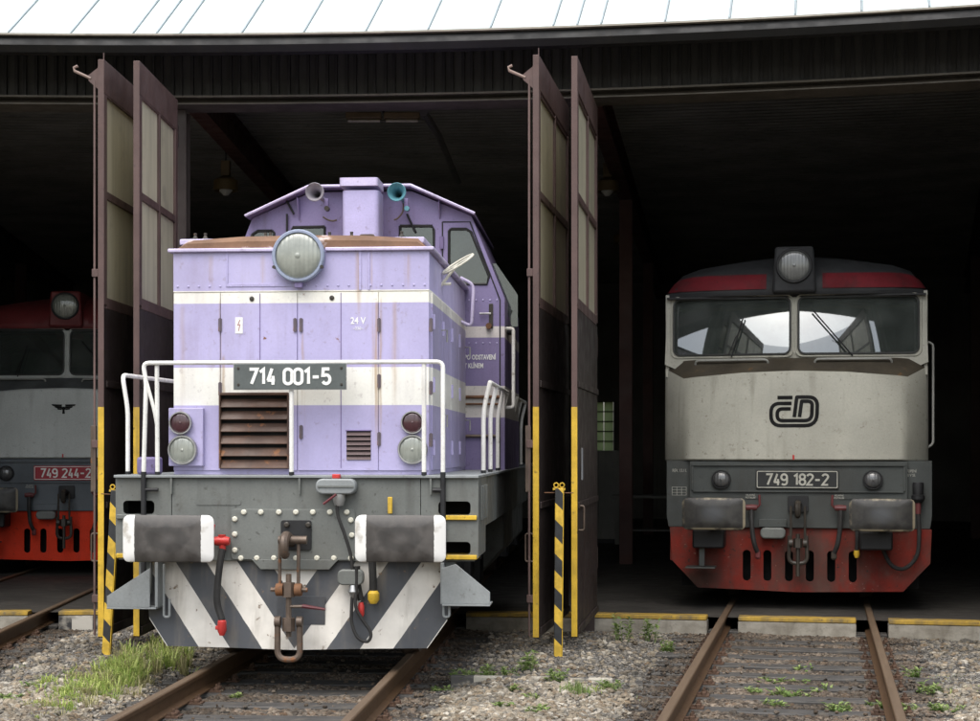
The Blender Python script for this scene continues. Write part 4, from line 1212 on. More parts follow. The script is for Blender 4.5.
# ---------------------------------------------------------------- cab
CW = 1.42
zE = px(470, 216, QC)[1]; zT = px(430, 189, QC)[1]
eL, eR = px(253, 214, QC)[0], px(470, 214, QC)[0]
tL, tR = px(316, 187, QC)[0], px(413, 186, QC)[0]
ce = (eR-eL)/2
ce = 1.09; ct = .50
prof = [(-CW, DZ), (-CW, 3.22), (-ce, zE), (-ct, zT-.02), (ct, zT-.02), (ce, zE), (CW, 3.22), (CW, DZ)]
# front wall as a plate with window openings
def quad(pts, q): return [px(u, v, q) for u, v in pts]
wR = quad(((400, 226), (432, 226), (434, 230), (434, 260), (400, 260)), QC)
wL = [(-a_+.02, b_) for a_, b_ in wR]
wD = quad(((451, 229), (466, 229), (471, 232), (489, 276), (487, 284), (455, 284), (449, 281), (449, 231)), QC)
wDl = [(-a_, b_) for a_, b_ in wD]
cab = plate(prof, [wR, wL, wD, wDl], 'y', QC, QC+.03).build('cab', m_cab, K, 0)
def rimmed(pts, name, parent, q=QC, grow=.018, m=m_black, g=m_glass):
    cx_ = sum(p[0] for p in pts)/len(pts); cz_ = sum(p[1] for p in pts)/len(pts)
    mb = MB(); loop = pts+[pts[0]]
    mb.tube([(a_, q-.002, b_) for a_, b_ in loop], .014, 6)
    fr = mb.build(name, m, parent)
    MB().prism(pts, 'y', q+.012, q+.018).build('glass', g, fr)
    return fr
for w in (wR, wL, wD, wDl): rimmed(w, 'cab_window', cab)
# side walls, rear wall, roof
QB = QC+2.5
for sx in (-1, 1):
    pts = [(CW-.03, DZ), (CW, DZ), (CW, 3.22), (ce, zE), (ce-.03, zE-.01), (CW-.03, 3.22)]
    if sx < 0: pts = [(-a_, b_) for a_, b_ in pts]
    MB().prism(pts, 'y', QC+.0305, QB-.0305).build('side_wall', m_cab, cab)
MB().prism(prof, 'y', QB-.03, QB).build('rear_wall', m_cab, cab)
rp = [(-ce-.04, zE-.01), (-ct, zT), (ct, zT), (ce+.04, zE-.01), (ce+.04, zE+.02), (ct+.01, zT+.035), (-ct-.01, zT+.035), (-ce-.04, zE+.02)]
rf_ = MB().prism(rp, 'y', QC-.13, QB+.1).build('roof', m_lilac_d, cab, .004)
ed = [(-ce-.045, QC-.135, zE+.005), (-ct-.005, QC-.135, zT+.018), (ct+.005, QC-.135, zT+.018), (ce+.045, QC-.135, zE+.005)]
MB().tube(ed, .014, 6).build('roof_edge', m_lip, rf_)
for sx in (-.62, .78):
    MB().prism([(QC-.12, zT-.09 if abs(sx) < .7 else zT-.15), (QC, zT-.09), (QC, zT-.30)], 'x', sx-.006, sx+.006).build('roof_bracket', m_cab, rf_)
# interior darkness: seats and desk
MB().box(-1.2, 1.2, QC+.25, QC+.6, DZ, 2.55).build('control_desk', m_hgrey, cab, .02)
# cab front door (right) outline and fittings
dl = quad(((442.5, 222), (470, 222), (500, 300), (500, 470), (442.5, 470)), QC)
mb = MB(); mb.tube([(a_, QC-.001, b_) for a_, b_ in dl+[dl[0]]], .007, 6); mb.build('door_joint', m_black, cab)
for v in (243, 345):
    a = px(442, v, QC); MB().lathe([(.02, -.06), (.02, .06)], (a[0], QC-.012, a[1]), 'z', 8).build('hinge', m_lilac_d, cab)
a = px(491, 316, QC)
hd = MB().box(a[0]-.02, a[0]+.02, QC-.012, QC-.001, a[1]-.12, a[1]+.12).build('door_handle', m_grease, cab, .003)
MB().tube([(a[0], QC-.03, a[1]+.02), (a[0]-.11, QC-.03, a[1]+.02)], .010, 6).build('lever', m_silver, hd)
MB().lathe([(.03, 0), (.03, -.05)], (a[0]-.02, QC-.0, a[1]-.10), 'y', 10).build('lock', m_rusty, hd)
for v, m_ in ((397, m_rusty), (404, m_rusty), (436, m_steel)):
    a = px(458, v, QC-.01); b = px(500, v, QC-.01)
    MB().tube([(a[0], QC-.02, a[1]), (b[0], QC-.02, b[1])], .016 if v != 404 else .010, 8).build('hand_bar', m_, cab)
a = px(475, 357.5, QC); text('lettering', 'VOZIDLO PO ODSTAVENÍ', .066, (a[0]-.05, QC-.004, a[1]), m_white, cab, .66, .0016)
a = px(472, 366, QC); text('lettering', 'ZAJISTIT KLÍNEM', .066, (a[0]-.05, QC-.004, a[1]), m_white, cab, .66, .0016)
for i in range(6):
    for v in (300, 343):
        a = px(462+i*7, v, QC); o = obj('rivet', rv, None, cab); o.location = (a[0], QC-.0005, a[1])
# wind deflector glass on the right side of the cab
a = px(500, 258, QC+.3); 
MB().prism([(CW-.16, 3.62), (CW-.12, 3.62), (CW+.10, 3.30), (CW+.10, 2.98), (CW+.04, 2.98)], 'y', QC+.5, QC+.515).build('wind_deflector', m_glass, cab)
MB().box(CW+.0, CW+.05, QC+.3, QC+.6, 2.90, 2.975).build('deflector_bracket', m_black, cab, .005)
# wipers and small pipes on the cab front
for (u0, v0, u1, v1) in ((287, 232, 287, 214), (415, 232, 407, 214), (285.5, 199, 294, 214)):
    a = px(u0, v0, QC-.03); b = px(u1, v1, QC-.03)
    MB().tube([(a[0], QC-.03, a[1]), (b[0], QC-.03, b[1])], .012, 6).build('wiper', m_black, cab)
for pts in (((323, 217), (328, 220), (333, 221), (337, 220)), ((403, 199), (403, 211), (398, 218), (394, 220))):
    MB().tube(catmull([F.at3(u, v, QC-.04) for u, v in pts], 4), .009, 6).build('air_pipe', m_steel, cab)
# horns
m_horn = paint('tarnished grey horn', (.34,.32,.35), .4, .2, 8, .4)
for (u, v, m_) in ((314.5, 192, m_horn), (396.5, 192, m_teal)):
    a = px(u, v, QC-.62)
    h_ = MB().lathe([(.086, -.30), (.090, -.295), (.070, -.26), (.045, -.18), (.028, -.05), (.022, .15), (.022, .34), (.016, .34), (.016, -.04), (.036, -.18), (.060, -.255), (.084, -.298)], (0,0,0), 'y', 24, False).build('horn', m_, cab, 0, 50, (a[0], QC-.32, a[1]))
    MB().lathe([(.02, .0), (.02, .02)], (0,0,0), 'y', 12).build('horn_throat', m_dark, h_)  # black disc painted as the shade down the horn's bell
    MB().box(.02, .06, .10, .14, -.11, .0).build('horn_bracket', m_lilac_d, h_, .004)
    MB().lathe([(.025, -.03), (.025, .03)], (.05, .1, -.10), 'y', 10).build('valve', m_grease if m_ is m_horn else m_teal, h_)

# ---------------------------------------------------------------- hand rails
def railing(name, pts, r=.0175, rad=.06): return MB().tube(bend(pts, rad), r, 10).build(name, m_rail, K)
def post_foot(x, q, z0, z1): MB().tube([(x, q, z0), (x, q, z1)], .021, 10).build('post_foot', m_black, K)
qr = QH-.03
A = px(143, 363, qr); B = px(443, 363, qr)
zR = A[1]
railing('front_handrail', [(A[0]+.005, qr, 1.56), (A[0]+.025, qr, zR-.15), (A[0]+.0, qr, zR-.0), (B[0], qr, zR), (B[0]-.0, qr, 1.56)], rad=.05)
post_foot(A[0]+.005, qr, .62, 1.56); post_foot(B[0], qr, .60, 1.56)
MB().tube([(B[0], qr, 1.42), (B[0]-.08, qr, 1.42)], .018, 8).build('stay', m_black, K)
MB().tube([(A[0]+.0, qr, 1.42), (A[0]+.12, qr, 1.42)], .014, 8).build('stay', m_black, K)
c_ = px(157.5, 400, qr+.02)
railing('handrail_post', [(c_[0], qr+.02, 1.56), (c_[0]-.005, qr+.02, zR-.015)], rad=.02)
post_foot(c_[0], qr+.02, DZ, 1.56)
railing('handrail_brace', [(A[0]+.02, qr, zR-.12), (A[0]+.09, qr+.01, zR-.38), (c_[0]-.0, qr+.02, zR-.52)], .014)
for u in (424, 291.5):
    c_ = px(u, 400, qr+.01)
    railing('handrail_post', [(c_[0], qr+.01, 1.56), (c_[0], qr+.01, zR-.015 if u > 300 else zR-.21)], rad=.02)
    post_foot(c_[0], qr+.01, DZ, 1.56)
# left side rail running back along the deck
s0 = px(126, 375, qr+.25)
railing('side_handrail', [(s0[0]+.015, qr+.25, 1.56), (s0[0]+.015, qr+.25, 2.05), (s0[0]-.03, qr+.25, s0[1]), (s0[0]-.0, qr+2.9, s0[1]+.02)], rad=.07)
post_foot(s0[0]+.015, qr+.25, DZ, 1.56)
# right side: bent stanchions one behind the other, joined by a bar at their tops
tops_ = []
for i, (u, v, q) in enumerate(((492, 372, 1.55), (501, 378, 2.35), (510, 384, 3.3), (515, 390, 3.9))):
    w = .035
    x_ = XH-.05
    railing('stanchion', [(x_, q, 1.56), (x_, q, 2.06), (x_+.055, q, 2.30)], .019, .10)
    post_foot(x_, q, DZ, 1.56); tops_.append((x_+.055, q, 2.30))
railing('side_handrail', tops_, .019)
tops_ = []
for q in (5.6, 6.4, 7.4):
    railing('stanchion', [(XH-.05, q, 1.56), (XH-.05, q, 2.06), (XH+.005, q, 2.30)], .019, .10); tops_.append((XH+.005, q, 2.30))
railing('side_handrail', tops_, .019)
a = px(511, 325, QC+.1)
railing('cab_grab_rail', [(CW+.0, QC+.1, 2.93), (CW+.08, QC+.1, 2.93), (CW+.08, QC+.1, 2.15), (CW, QC+.1, 2.15)], .018, .03)
# deck hose box and clutter at the left
MB().box(-1.30, -1.14, QH+.12, QH+.32, DZ, DZ+.14).build('sand_lid', m_lilac_d, K, .02)
MB().prism(rrect(px(196, 498, QH)[0], px(241, 498, QH)[0], 1.30, 1.35, .02), 'y', QH-.004, QH+.0005).build('stiffener', m_hgrey, K)
# ------------------------------------------------------------------ the two big-nosed locomotives
F2 = Frame(34.0, 11.7)
F0 = Frame(38.3, -3.3)
F0.o = polar(38.3, -3.3, 0, -.085)
p2_ = lambda u, v, q: F2.at(u, v, q)
def warped(mb, fn):
    mb.v = [fn(*p) for p in mb.v]; return mb
t = NT('windscreen glass')
x = t.xyz()
hgt = t.math('ADD', t.math('MULTIPLY', t.math('POWER', x[0], 2.0), -1/(2*3.6)), t.math('MULTIPLY', t.math('POWER', t.math('SUBTRACT', x[2], 2.42), 2.0), -1/(2*2.6)))
bn = t.n.new('ShaderNodeBump'); bn.inputs['Strength'].default_value = 1; bn.inputs['Distance'].default_value = 1
t.link(hgt, bn.inputs['Height'])
gl = t.n.new('ShaderNodeBsdfGlossy'); gl.inputs['Roughness'].default_value = .035
t.link(bn.outputs[0], gl.inputs['Normal'])
tr_ = t.n.new('ShaderNodeBsdfTransparent'); tr_.inputs[0].default_value = (.62, .70, .66, 1)
df = t.n.new('ShaderNodeBsdfDiffuse'); df.inputs[0].default_value = (.13, .145, .135, 1)
m1 = t.n.new('ShaderNodeMixShader'); m2 = t.n.new('ShaderNodeMixShader')
t.link(t.ramp(t.noise(3, 6), .35, .75, .26, .55), m1.inputs[0]); t.link(tr_.outputs[0], m1.inputs[1]); t.link(df.outputs[0], m1.inputs[2])
m2.inputs[0].default_value = .20
t.link(m1.outputs[0], m2.inputs[1]); t.link(gl.outputs[0], m2.inputs[2]); t.link(m2.outputs[0], t.n['Material Output'].inputs[0])
m_wind = t.m

def big_nose(Fr, label, num, plate_bg, m_nose, m_low, m_skirt, m_roofred, m_roofdark, m_shelf, logo, lettercol, sooty):
    Lo = thing('diesel_locomotive', label, 'locomotive', tuple(Fr.o), -Fr.a, 'locomotives in the shed doorways')
    HWd = 1.42; QF = .55; QW = .80
    z_w0, z_w1 = 2.72, 3.46                       # window wall
    z_n0, z_n1 = 1.615, 2.58                      # nose
    bow = lambda x_: .03*(x_/1.2)**2
    # nose: rounded facets
    def nring(z, dq, w=1.0):
        fx, fy = 1.17*w, .0
        pts = [(-HWd, 6.5), (-HWd, .98+dq*.3), (-HWd+.03, .92+dq*.4), (-1.19, QF+.08+dq), (-1.10, QF+.03+dq), (-.55, QF+.01+dq), (0, QF+dq), (.55, QF+.01+dq), (1.10, QF+.03+dq), (1.19, QF+.08+dq), (HWd-.03, .92+dq*.4), (HWd, .98+dq*.3), (HWd, 6.5)]
        return [(x_, y_, z) for x_, y_ in pts]
    def ntop(dq):
        return [(x_, y_, 2.605-.075*(min(abs(x_), 1.19)/1.19)**2 + .13*max(0, (abs(x_)-1.19)/.23)) for x_, y_, z_ in nring(0, dq)]
    body = MB().loft([nring(z_n0, .02), nring(z_n0+.015, 0), nring(2.3, .03), [(x_, y_, z_-.02) for x_, y_, z_ in ntop(.06)], ntop(.08)]).build('body', m_nose, Lo, 0, 30)
    # sloping shelf under the windscreen
    sh_ = MB()
    lo = [(x_, y_-.004, z) for x_, y_, z in ntop(.082)][1:-1]
    hi = []
    for x_, y_, z in lo:
        ax = abs(x_)
        hi.append((x_*.99, QW-.012+.10*ax/1.4 if ax < 1.3 else max(y_, QW+.08), 2.752-.05*(ax/1.42)**8))
    sh_.loft([lo, hi], closed=False)
    sh_.build('shelf', m_shelf, body, 0, 20)
    # window wall
    outer = [(-HWd+.005, 2.70), (-1.22, z_w0-.11), (1.22, z_w0-.11), (HWd-.005, 2.70), (HWd-.03, z_w1-.012), (-HWd+.03, z_w1-.012)]
    holes = [rrect(.045, 1.315, 2.80, 3.43, .07), rrect(-1.315, -.045, 2.80, 3.43, .07)]
    wf = lambda x_, y_, z_: (x_, y_ + .10*abs(x_)/1.4 + .05*(z_-2.75), z_)
    ww = plate(outer, holes, 'y', QW, QW+.03)
    # split along the middle is not needed: the bend follows |x|
    warped(ww, wf).build('window_wall', m_nose, body, 0, 30)
    for h_ in holes:
        fr = MB().tube([wf(a_, QW-.008, b_) for a_, b_ in h_+[h_[0]]], .012, 6).build('window_frame', paint('grey window rubber', (.045,.047,.045), .5), body)
        MB().tube([wf(a_+(.028 if a_ > sum(q[0] for q in h_)/len(h_) else -.028), QW-.004, b_+(.028 if b_ > 3.1 else -.028)) for a_, b_ in h_+[h_[0]]], .010, 6).build('frame_bead', m_nose, fr)
        warped(MB().prism(h_, 'y', QW+.010, QW+.014), wf).build('windscreen', m_wind, fr, 0, 0)
    # side walls above the nose, rear bulkhead
    for sx in (-1, 1):
        MB().box(min(sx*(HWd-.05), sx*(HWd-.012)), max(sx*(HWd-.05), sx*(HWd-.012)), QW+.135, 6.5, z_n1-.02, z_w1+.03).build('side_wall', m_nose, body)
    MB().box(-HWd+.06, HWd-.06, 2.7, 2.73, 1.7, 3.5).build('cab_bulkhead', paint('pale green cab lining', (.16,.20,.17), .7), body)
    MB().box(-HWd+.06, HWd-.06, QW+.35, QW+.7, 2.0, 2.72).build('driver_desk', m_black, body, .03)
    for xs_, qs in ((.85, 1.9), (-.75, 1.9)):
        st_ = MB().box(xs_-.27, xs_+.27, qs, qs+.12, 2.35, 3.18).build('seat', paint('grey green seat cover', (.30,.34,.30), .7), body, .05)
    MB().box(-HWd+.06, HWd-.06, QW+.16, QW+.18, 3.30, 3.335).build('sun_blind_rail', paint('tan blind rail', (.25,.20,.13), .6), body)
    # roof
    def g(x_): return max(0, 1-(abs(x_)/1.415)**16)
    def g2(x_): return max(0, 1-(abs(x_)/1.42)**2)
    xs_ = [-1.414, -1.40, -1.36, -1.25, -1.05, -.8, -.5, -.25, 0, .25, .5, .8, 1.05, 1.25, 1.36, 1.40, 1.414]
    def rrow(z0, dz, q, cq, d2=0): return [(x_, q + .10*abs(x_)/1.4 + cq*(abs(x_)/1.41)**6, z0+dz*g(x_)+d2*g2(x_)) for x_ in xs_]
    rows = [rrow(3.455, 0, QW-.035, .12), rrow(3.50, 0, QW-.055, .14), rrow(3.505, .12, QW-.02, .22), rrow(3.51, .20, QW+.08, .26, .03), rrow(3.515, .235, QW+.3, .28, .13), rrow(3.52, .25, QW+.9, .2, .21), rrow(3.52, .26, 6.5, 0, .22)]
    rf = MB().loft(rows, closed=False).build('roof', m_roofdark, body, 0, 40)
    for sx in (-1, 1):
        xr = [.30, .40, .55, .75, .95, 1.12, 1.25, 1.33, 1.375, 1.395, 1.408]
        def rr(z0, dz, q, cq, dy):
            return [(sx*x_, q + .10*x_/1.4 + cq*(x_/1.41)**6 - dy, z0+dz*g(x_)) for x_ in xr]
        mb = MB().loft([rr(3.512, .01, QW-.05, .145, .010), rr(3.507, .12, QW-.02, .22, .012), rr(3.513, .185, QW+.06, .255, .018)], closed=False)
        mb.build('brow_panel', m_roofred, rf, 0, 60)
    hb = MB().prism([(-.235, 3.47), (.235, 3.47), (.205, 3.98), (-.205, 3.98)], 'y', QW-.12, QW+.9).build('lamp_housing', m_roofred if sooty else m_roofdark, rf, .03)
    lamp(hb, 0, 3.765, QW-.125, .193, m_black, m_lens_m if not sooty else m_lens, 'roof_headlight', .02, .03)
    MB().box(-1.39, 1.39, QW-.045, QW+.05, 3.435, 3.454).build('rain_gutter', m_black, rf)
    rg = rf.children[-1]; warped_me = rg.data
    for v_ in warped_me.vertices: v_.co.y += .10*abs(v_.co.x)/1.4
    # wipers and grab rails
    for sx, tip in ((-1, (-.55, 3.22)), (1, (.20, 3.28))):
        bx = -.68 if sx < 0 else .62
        wv = MB().tube([wf(bx, QW-.03, 2.77), wf(tip[0], QW-.025, tip[1])], .008, 6).build('wiper', m_black, body)
        MB().tube([wf(bx-.03, QW-.035, 2.80), wf((bx+tip[0])/2-.01, QW-.03, (2.8+tip[1])/2)], .006, 6).build('wiper_arm', m_black, wv)
        xa, xb = (-1.07, -.28) if sx < 0 else (.22, 1.03)
        MB().tube(bend([wf(xa, QW-.03, 2.645), wf(xa, QW-.09, 2.735), wf(xb, QW-.09, 2.735), wf(xb, QW-.03, 2.645)], .06), .013, 8).build('grab_rail', paint('grey white grab rail', (.33,.33,.30), .5), body)
    MB().tube(bend([(HWd, 1.05, 2.93), (HWd+.055, 1.05, 2.90), (HWd+.055, 1.05, 1.80), (HWd, 1.05, 1.76)], .04), .013, 8).build('side_grab_rail', paint('grey white grab rail', (.33,.33,.30), .5), body)
    # grey lower front
    lowp = [(-1.40, .872), (1.40, .872), (1.42, 1.0), (1.42, 1.612), (-1.42, 1.612), (-1.42, 1.0)]
    low = MB().prism(lowp, 'y', QF+.10, 6.3).build('lower_body', m_low, Lo, .006)
    MB().box(-1.16, 1.16, QF+.035, QF+.0995, .875, 1.605).build('headstock', m_low, low, .004)
    MB().box(-1.14, 1.14, QF+.012, QF+.034, 1.555, 1.578).build('trim_strip', m_low, low, .003)
    MB().box(-1.12, 1.12, QF+.012, QF+.034, 1.265, 1.283).build('trim_strip', m_low, low, .003)
    for xx in (-1.13, 1.13):
        MB().box(xx-.012, xx+.012, QF+.018, QF+.034, 1.284, 1.554).build('trim_strip', m_low, low, .003)
    for x_ in (-.815, .80):
        mk = lamp(low, x_, 1.405, QF+.0, .105, m_black, m_lens_d, 'marker_lamp', .034, .05)
    # number plate
    npx = .44
    npl = MB().prism(rrect(-npx, npx, 1.305, 1.51, .015), 'y', QF+.010, QF+.034).build('number_plate', plate_bg, low, .003)
    mb = MB(); stroke(mb, rrect(-npx+.014, npx-.014, 1.319, 1.496, .012)+[(npx-.014, 1.49)], .009, QF+.0065, QF+.0099); mb.build('plate_rim', lettercol, npl, 0, 0)
    numerals('numeral', num, .135, 0, QF+.0095, 1.407, lettercol, npl, .155, .98)
    # red skirt with slots
    QS = QF+.10
    slots = []
    for xs1 in (-.56, -.335, -.10, .125, .355, .585):
        slots.append(rrect(xs1-.043, xs1+.043, .285, .625, .042, 5))
    sk = plate([(-1.41, .871), (-1.385, .50), (-1.10, .20), (0, .165), (1.12, .19), (1.405, .50), (1.42, .871)], slots, 'y', QS-.03, QS-.012).build('skirt', m_skirt, Lo, .003)
    MB().box(-1.3, 1.3, QS+.25, QS+.27, .2, .87).build('skirt_void', m_dark, sk)  # shade behind the slots, put in as a black sheet
    for sx in (-1, 1):
        MB().box(min(sx*1.39, sx*1.405), max(sx*1.39, sx*1.405), QS-.01, QS+1.6, .50, .871).build('skirt_side', m_skirt, sk)
    # buffers, steps, hoses, coupling
    for x_ in (-.885, .875):
        b = buffer_unit(x_, 1.045, .675, .345, m_buf2, Lo, QF+.03, m_black, .06)
        MB().box(x_-.22, x_+.12, .25, QS-.031, .66, .86).build('buffer_box', m_black, low, .02)
    xl = px2(703, 550)[0]
    fs = MB().box(-1.04, -.98, .34, .37, .46, .90).build('step_hanger', m_low, low, .003)
    MB().box(-1.18, -.86, .22, .50, .44, .455).build('step', m_low, fs, .003)
    cp_ = MB().prism(rrect(-.11, .11, 1.05, 1.23, .02), 'y', QF+.005, QF+.034).build('coupling', m_black, Lo, .003)
    MB().tube(catmull([(0, QF, 1.13), (0, QF-.12, 1.15), (0, QF-.22, 1.13), (0, QF-.22, 1.03), (0, QF-.16, 1.02)], 5), .042, 8, .03).build('hook', m_grease, cp_)
    for dx in (-.075, .075):
        MB().tube([(dx, QF-.17, 1.12), (dx, QF-.17, .74)], .014, 8).build('link_bar', m_grease, cp_)
        MB().lathe([(.045, -.02), (.045, .02)], (dx, QF-.17, .72), 'x', 12).build('link_eye', m_grease, cp_)
    MB().lathe([(.022, -.36), (.022, .1)], (0, QF-.17, .72), 'z', 10).build('screw', m_grease, cp_)
    MB().lathe([(.05, -.05), (.05, .05)], (0, QF-.17, .72), 'z', 6).build('screw_nut', m_grease, cp_)
    MB().tube(bend([(-.09, QF-.16, .80), (-.10, QF-.16, .50), (.10, QF-.16, .50), (.09, QF-.16, .80)], .08, 6), .022, 8).build('shackle', m_grease, cp_)
    dr = paint('dull red cock', (.14,.035,.035), .5)
    for x_, sx in ((-.485, 1), (.46, -1)):
        ck_ = MB().lathe([(.03, -.06), (.036, 0), (.03, .06)], (x_, QF-.05, 1.10), 'x', 10).build('brake_cock', dr, low)
        MB().tube([(x_+sx*.06, QF-.05, 1.10), (x_+sx*.09, QF-.06, 1.13), (x_+sx*.085, QF-.06, 1.24)], .013, 6).build('cock_lever', dr, ck_)
        hose(ck_, [(x_, QF-.05, 1.08), (x_+.005*sx, QF-.09, .9), (x_+.03*sx, QF-.12, .72), (x_+.07*sx, QF-.08, .60)], m_rubber, .026)
        MB().lathe([(.03, .04), (.032, -.03), (.015, -.05)], (x_+.07*sx, QF-.08, .585), 'z', 8).build('coupling_head', dr if x_ < 0 else m_grease, ck_)
        MB().box(x_-.04-.02*sx, x_+.10-.02*sx, QF+.025, QF+.034, 1.195, 1.245).build('stencil', m_low, ck_)
        text('lettering', 'HLAVNÍ', .030, (x_-.015, QF+.024, 1.233), m_cream, ck_, .9)
        text('lettering', 'POTRUBÍ', .030, (x_-.015, QF+.024, 1.205), m_cream, ck_, .9)
    jb = MB().prism(rrect(-.39, -.12, .76, .88, .05), 'y', QF-.09, QF+.034).build('jumper_socket', m_hgrey, low, .015)
    MB().box(-.41, -.11, QF-.02, QF+.034, .885, .97).build('socket_bracket', m_low, jb, .004)
    # heating cable on the right
    jc = MB().lathe([(.055, .11), (.06, .09), (.055, -.02), (.07, -.03), (.07, -.07), (.04, -.11)], (1.27, QF+.02, 1.27), 'z', 14).build('heating_plug', m_black, low)
    MB().lathe([(.032, .06), (.028, -.06)], (1.27, QF+.02, 1.10), 'z', 10).build('plug_sleeve', dr, jc)
    hose(jc, [(1.27, QF+.02, 1.06), (1.28, QF+.0, .80), (1.25, QF-.02, .58), (1.12, QF-.05, .45), (.98, QF-.05, .50), (.88, QF-.02, .72), (.85, QF, .80)], m_rubber, .022)
    MB().lathe([(.028, .04), (.034, 0), (.02, -.04)], (.63, QF-.02, .60), 'z', 10).build('cable_end', m_yel, jc)
    hose(jc, [(.63, QF-.01, .95), (.635, QF-.03, .78), (.63, QF-.02, .62)], m_rubber, .022)
    text('lettering', 'EL. TOPENÍ', .042, (1.18, QF+.097, 1.50), m_cream, low, .75)
    text('lettering', '3000 V SS', .042, (1.18, QF+.097, 1.455), m_cream, low, .75)
    text('lettering', 'REV. 13.11.', .050, (-1.275, QF+.097, 1.50), m_cream, low, .70)
    for i in range(4):
        MB().box(-1.36, -1.20, QF+.0975, QF+.0995, 1.225+i*.03, 1.228+i*.03).build('table_line', m_cream, low)
        MB().box(-1.36+i*.052, -1.356+i*.052, QF+.0965, QF+.0972, 1.225, 1.318).build('table_line', m_cream, low)
    tick = MB().box(-.015, .005, QF-.006, QF+.004, 1.625, 1.675).build('centre_tick', m_red, body)
    if logo == 'cd':
        P = lambda u, v: ((u-480)/980*.98+.005, (326-v)/653*.653+2.157)
        mb = MB(); w = .042
        sp = lambda pts, rad: [(q.x, q.y) for q in bend([(a_, b_, 0) for a_, b_ in pts], rad, 6)]
        yy = (QF-.006+.02, QF+.05)
        lines = [[P(460,176), P(300,176)],
                 [P(450,240), P(232,240), P(232,485), P(715,485), P(722,172), P(505,172), P(478,392)],
                 [P(442,300), P(298,300), P(298,430), P(660,430), P(668,218), P(556,218), P(533,392)]]
        def bendr(pts, rads):
            out = [pts[0]]
            for a_, b_, c__, rd in zip(pts, pts[1:], pts[2:], rads):
                seg_ = bend([(*a_, 0), (*b_, 0), (*c__, 0)], rd, 6)[1:-1]
                out += [(q.x, q.y) for q in seg_]
            return out + [pts[-1]]
        for i, l in enumerate(lines):
            rads = ((), (.12, .12, .13, .10, .004), (.075, .06, .075, .055, .004))[i]
            stroke(mb, bendr(l, rads), w*.92, QF-.004, QF+.10)
        # keep the emblem on the slightly bowed nose: a shallow raised transfer
        mb.v = [(x_, QF + .0182*abs(x_) + (.03*(z_-1.63)/.67 if z_ < 2.3 else .03+.105*(z_-2.3)) - (.005 if y_ < QF+.05 else -.004), z_) for x_, y_, z_ in mb.v]
        mb.build('emblem', m_dark, body, 0, 0)
    else:
        mb = MB(); zc = 2.315
        for sx in (-1, 1):
            for k, (l, dz) in enumerate(((.165, .045), (.125, .018), (.09, -.008))):
                mb.prism([(sx*.028, zc+dz-.012), (sx*l*.9, zc+dz-.008), (sx*l, zc+dz+.014), (sx*.02, zc+dz+.010)], 'y', QF+.022, QF+.034)
        mb.lathe([(.026, 0), (.026, .012)], (0, QF+.0225, zc+.0), 'y', 14)
        mb.prism([(-.012, zc-.02), (.012, zc-.02), (.018, zc-.075), (-.018, zc-.075)], 'y', QF+.0215, QF+.034)
        mb.build('emblem', m_dark, body, 0, 0)
    # running gear
    for q0 in (3.2,):
        for sx in (-1, 1):
            for dq in (-1.2, 1.2):
                MB().lathe([(.10, -.07), (.50, -.07), (.52, -.045), (.49, .03), (.49, .07), (.42, .07), (.40, .02), (.10, .02)], (sx*.76, q0+dq, .5), 'x', 28).build('wheel', m_steel, low)
    body.location.x = -.045; body.scale.x = 1.022; low.location.x = -.012; low.scale.x = 1.012
    return Lo
px2 = lambda u, v: F2.at(u, v, .55)
def buf2():
    t = NT('scuffed grey buffer face')
    x = t.xyz()
    n = t.noise(9, 6)
    r = t.math('SQRT', t.math('ADD', t.math('POWER', x[0], 2.0), t.math('MULTIPLY', t.math('POWER', x[2], 2.0), 1.6)))
    rr = t.math('ADD', r, t.math('MULTIPLY', n, .14))
    c = t.mix(t.ramp(n, .3, .7), (0.020,0.019,0.018), (0.045,0.043,0.038))
    c = t.mix(t.math('MULTIPLY', t.ramp(rr, .24, .10), .8), c, (0.075,0.08,0.085))
    ex = t.ramp(t.math('ABSOLUTE', x[0]), .305, .318); ez = t.ramp(t.math('ABSOLUTE', x[2]), .145, .155)
    ee = t.math('MULTIPLY', t.math('MAXIMUM', ex, ez), t.ramp(t.noise(5, 5), .42, .58))
    c = t.mix(ee, c, (0.24,0.205,0.14))
    return t.out(c, .5, 0, .5)
m_buf2 = buf2()
m_nose182 = paint('dirty cream nose paint', (0.43, 0.42, 0.355), 0.5, 0.14, 1.3, 0.6, (0.14,0.125,0.09), bump=.3, grime=((1.3,.45,.78,.45,(.26,.245,.20),.35), (10,.58,.75,.4,(.20,.18,.14),1)))
m_low182 = paint('dark grey green paint', (0.058, 0.064, 0.060), 0.55, 0.2, 2, 0.6, (0.04,0.037,0.03), grime=((2,.45,.75,.6,(.038,.034,.028),.5), (12,.6,.75,.5,(.10,.095,.08),1)))
m_skirt182 = paint('grimy red skirt', (0.22, 0.022, 0.014), 0.65, 0.4, 2.0, 1.0, (0.028,0.022,0.019), sscale=2.5, spec=.15, grime=((1.7,.36,.66,.85,(.060,.042,.034),.7), (5,.5,.72,.7,(.10,.055,.045),.6), (30,.66,.72,.6,(.30,.26,.22),1)))
m_brow182 = paint('dull crimson', (0.15, 0.016, 0.022), 0.65, 0.25, 3, 0.6, (0.035,0.015,0.015), spec=.15, grime=((2.5,.42,.72,.75,(.05,.022,.022),.8),))
m_roofd = paint('grey black roof', (0.030, 0.031, 0.033), 0.7, 0.2, 3, 0.3)
m_shelf182 = paint('rust brown shelf', (0.055, 0.045, 0.03), 0.6, 0.3, 3, 0.6, rust=.45, rs=3, rustcol=(.10,.055,.02))
m_npb = paint('black number plate', (0.022, 0.023, 0.023), 0.5, 0.2, 6, 0.3)
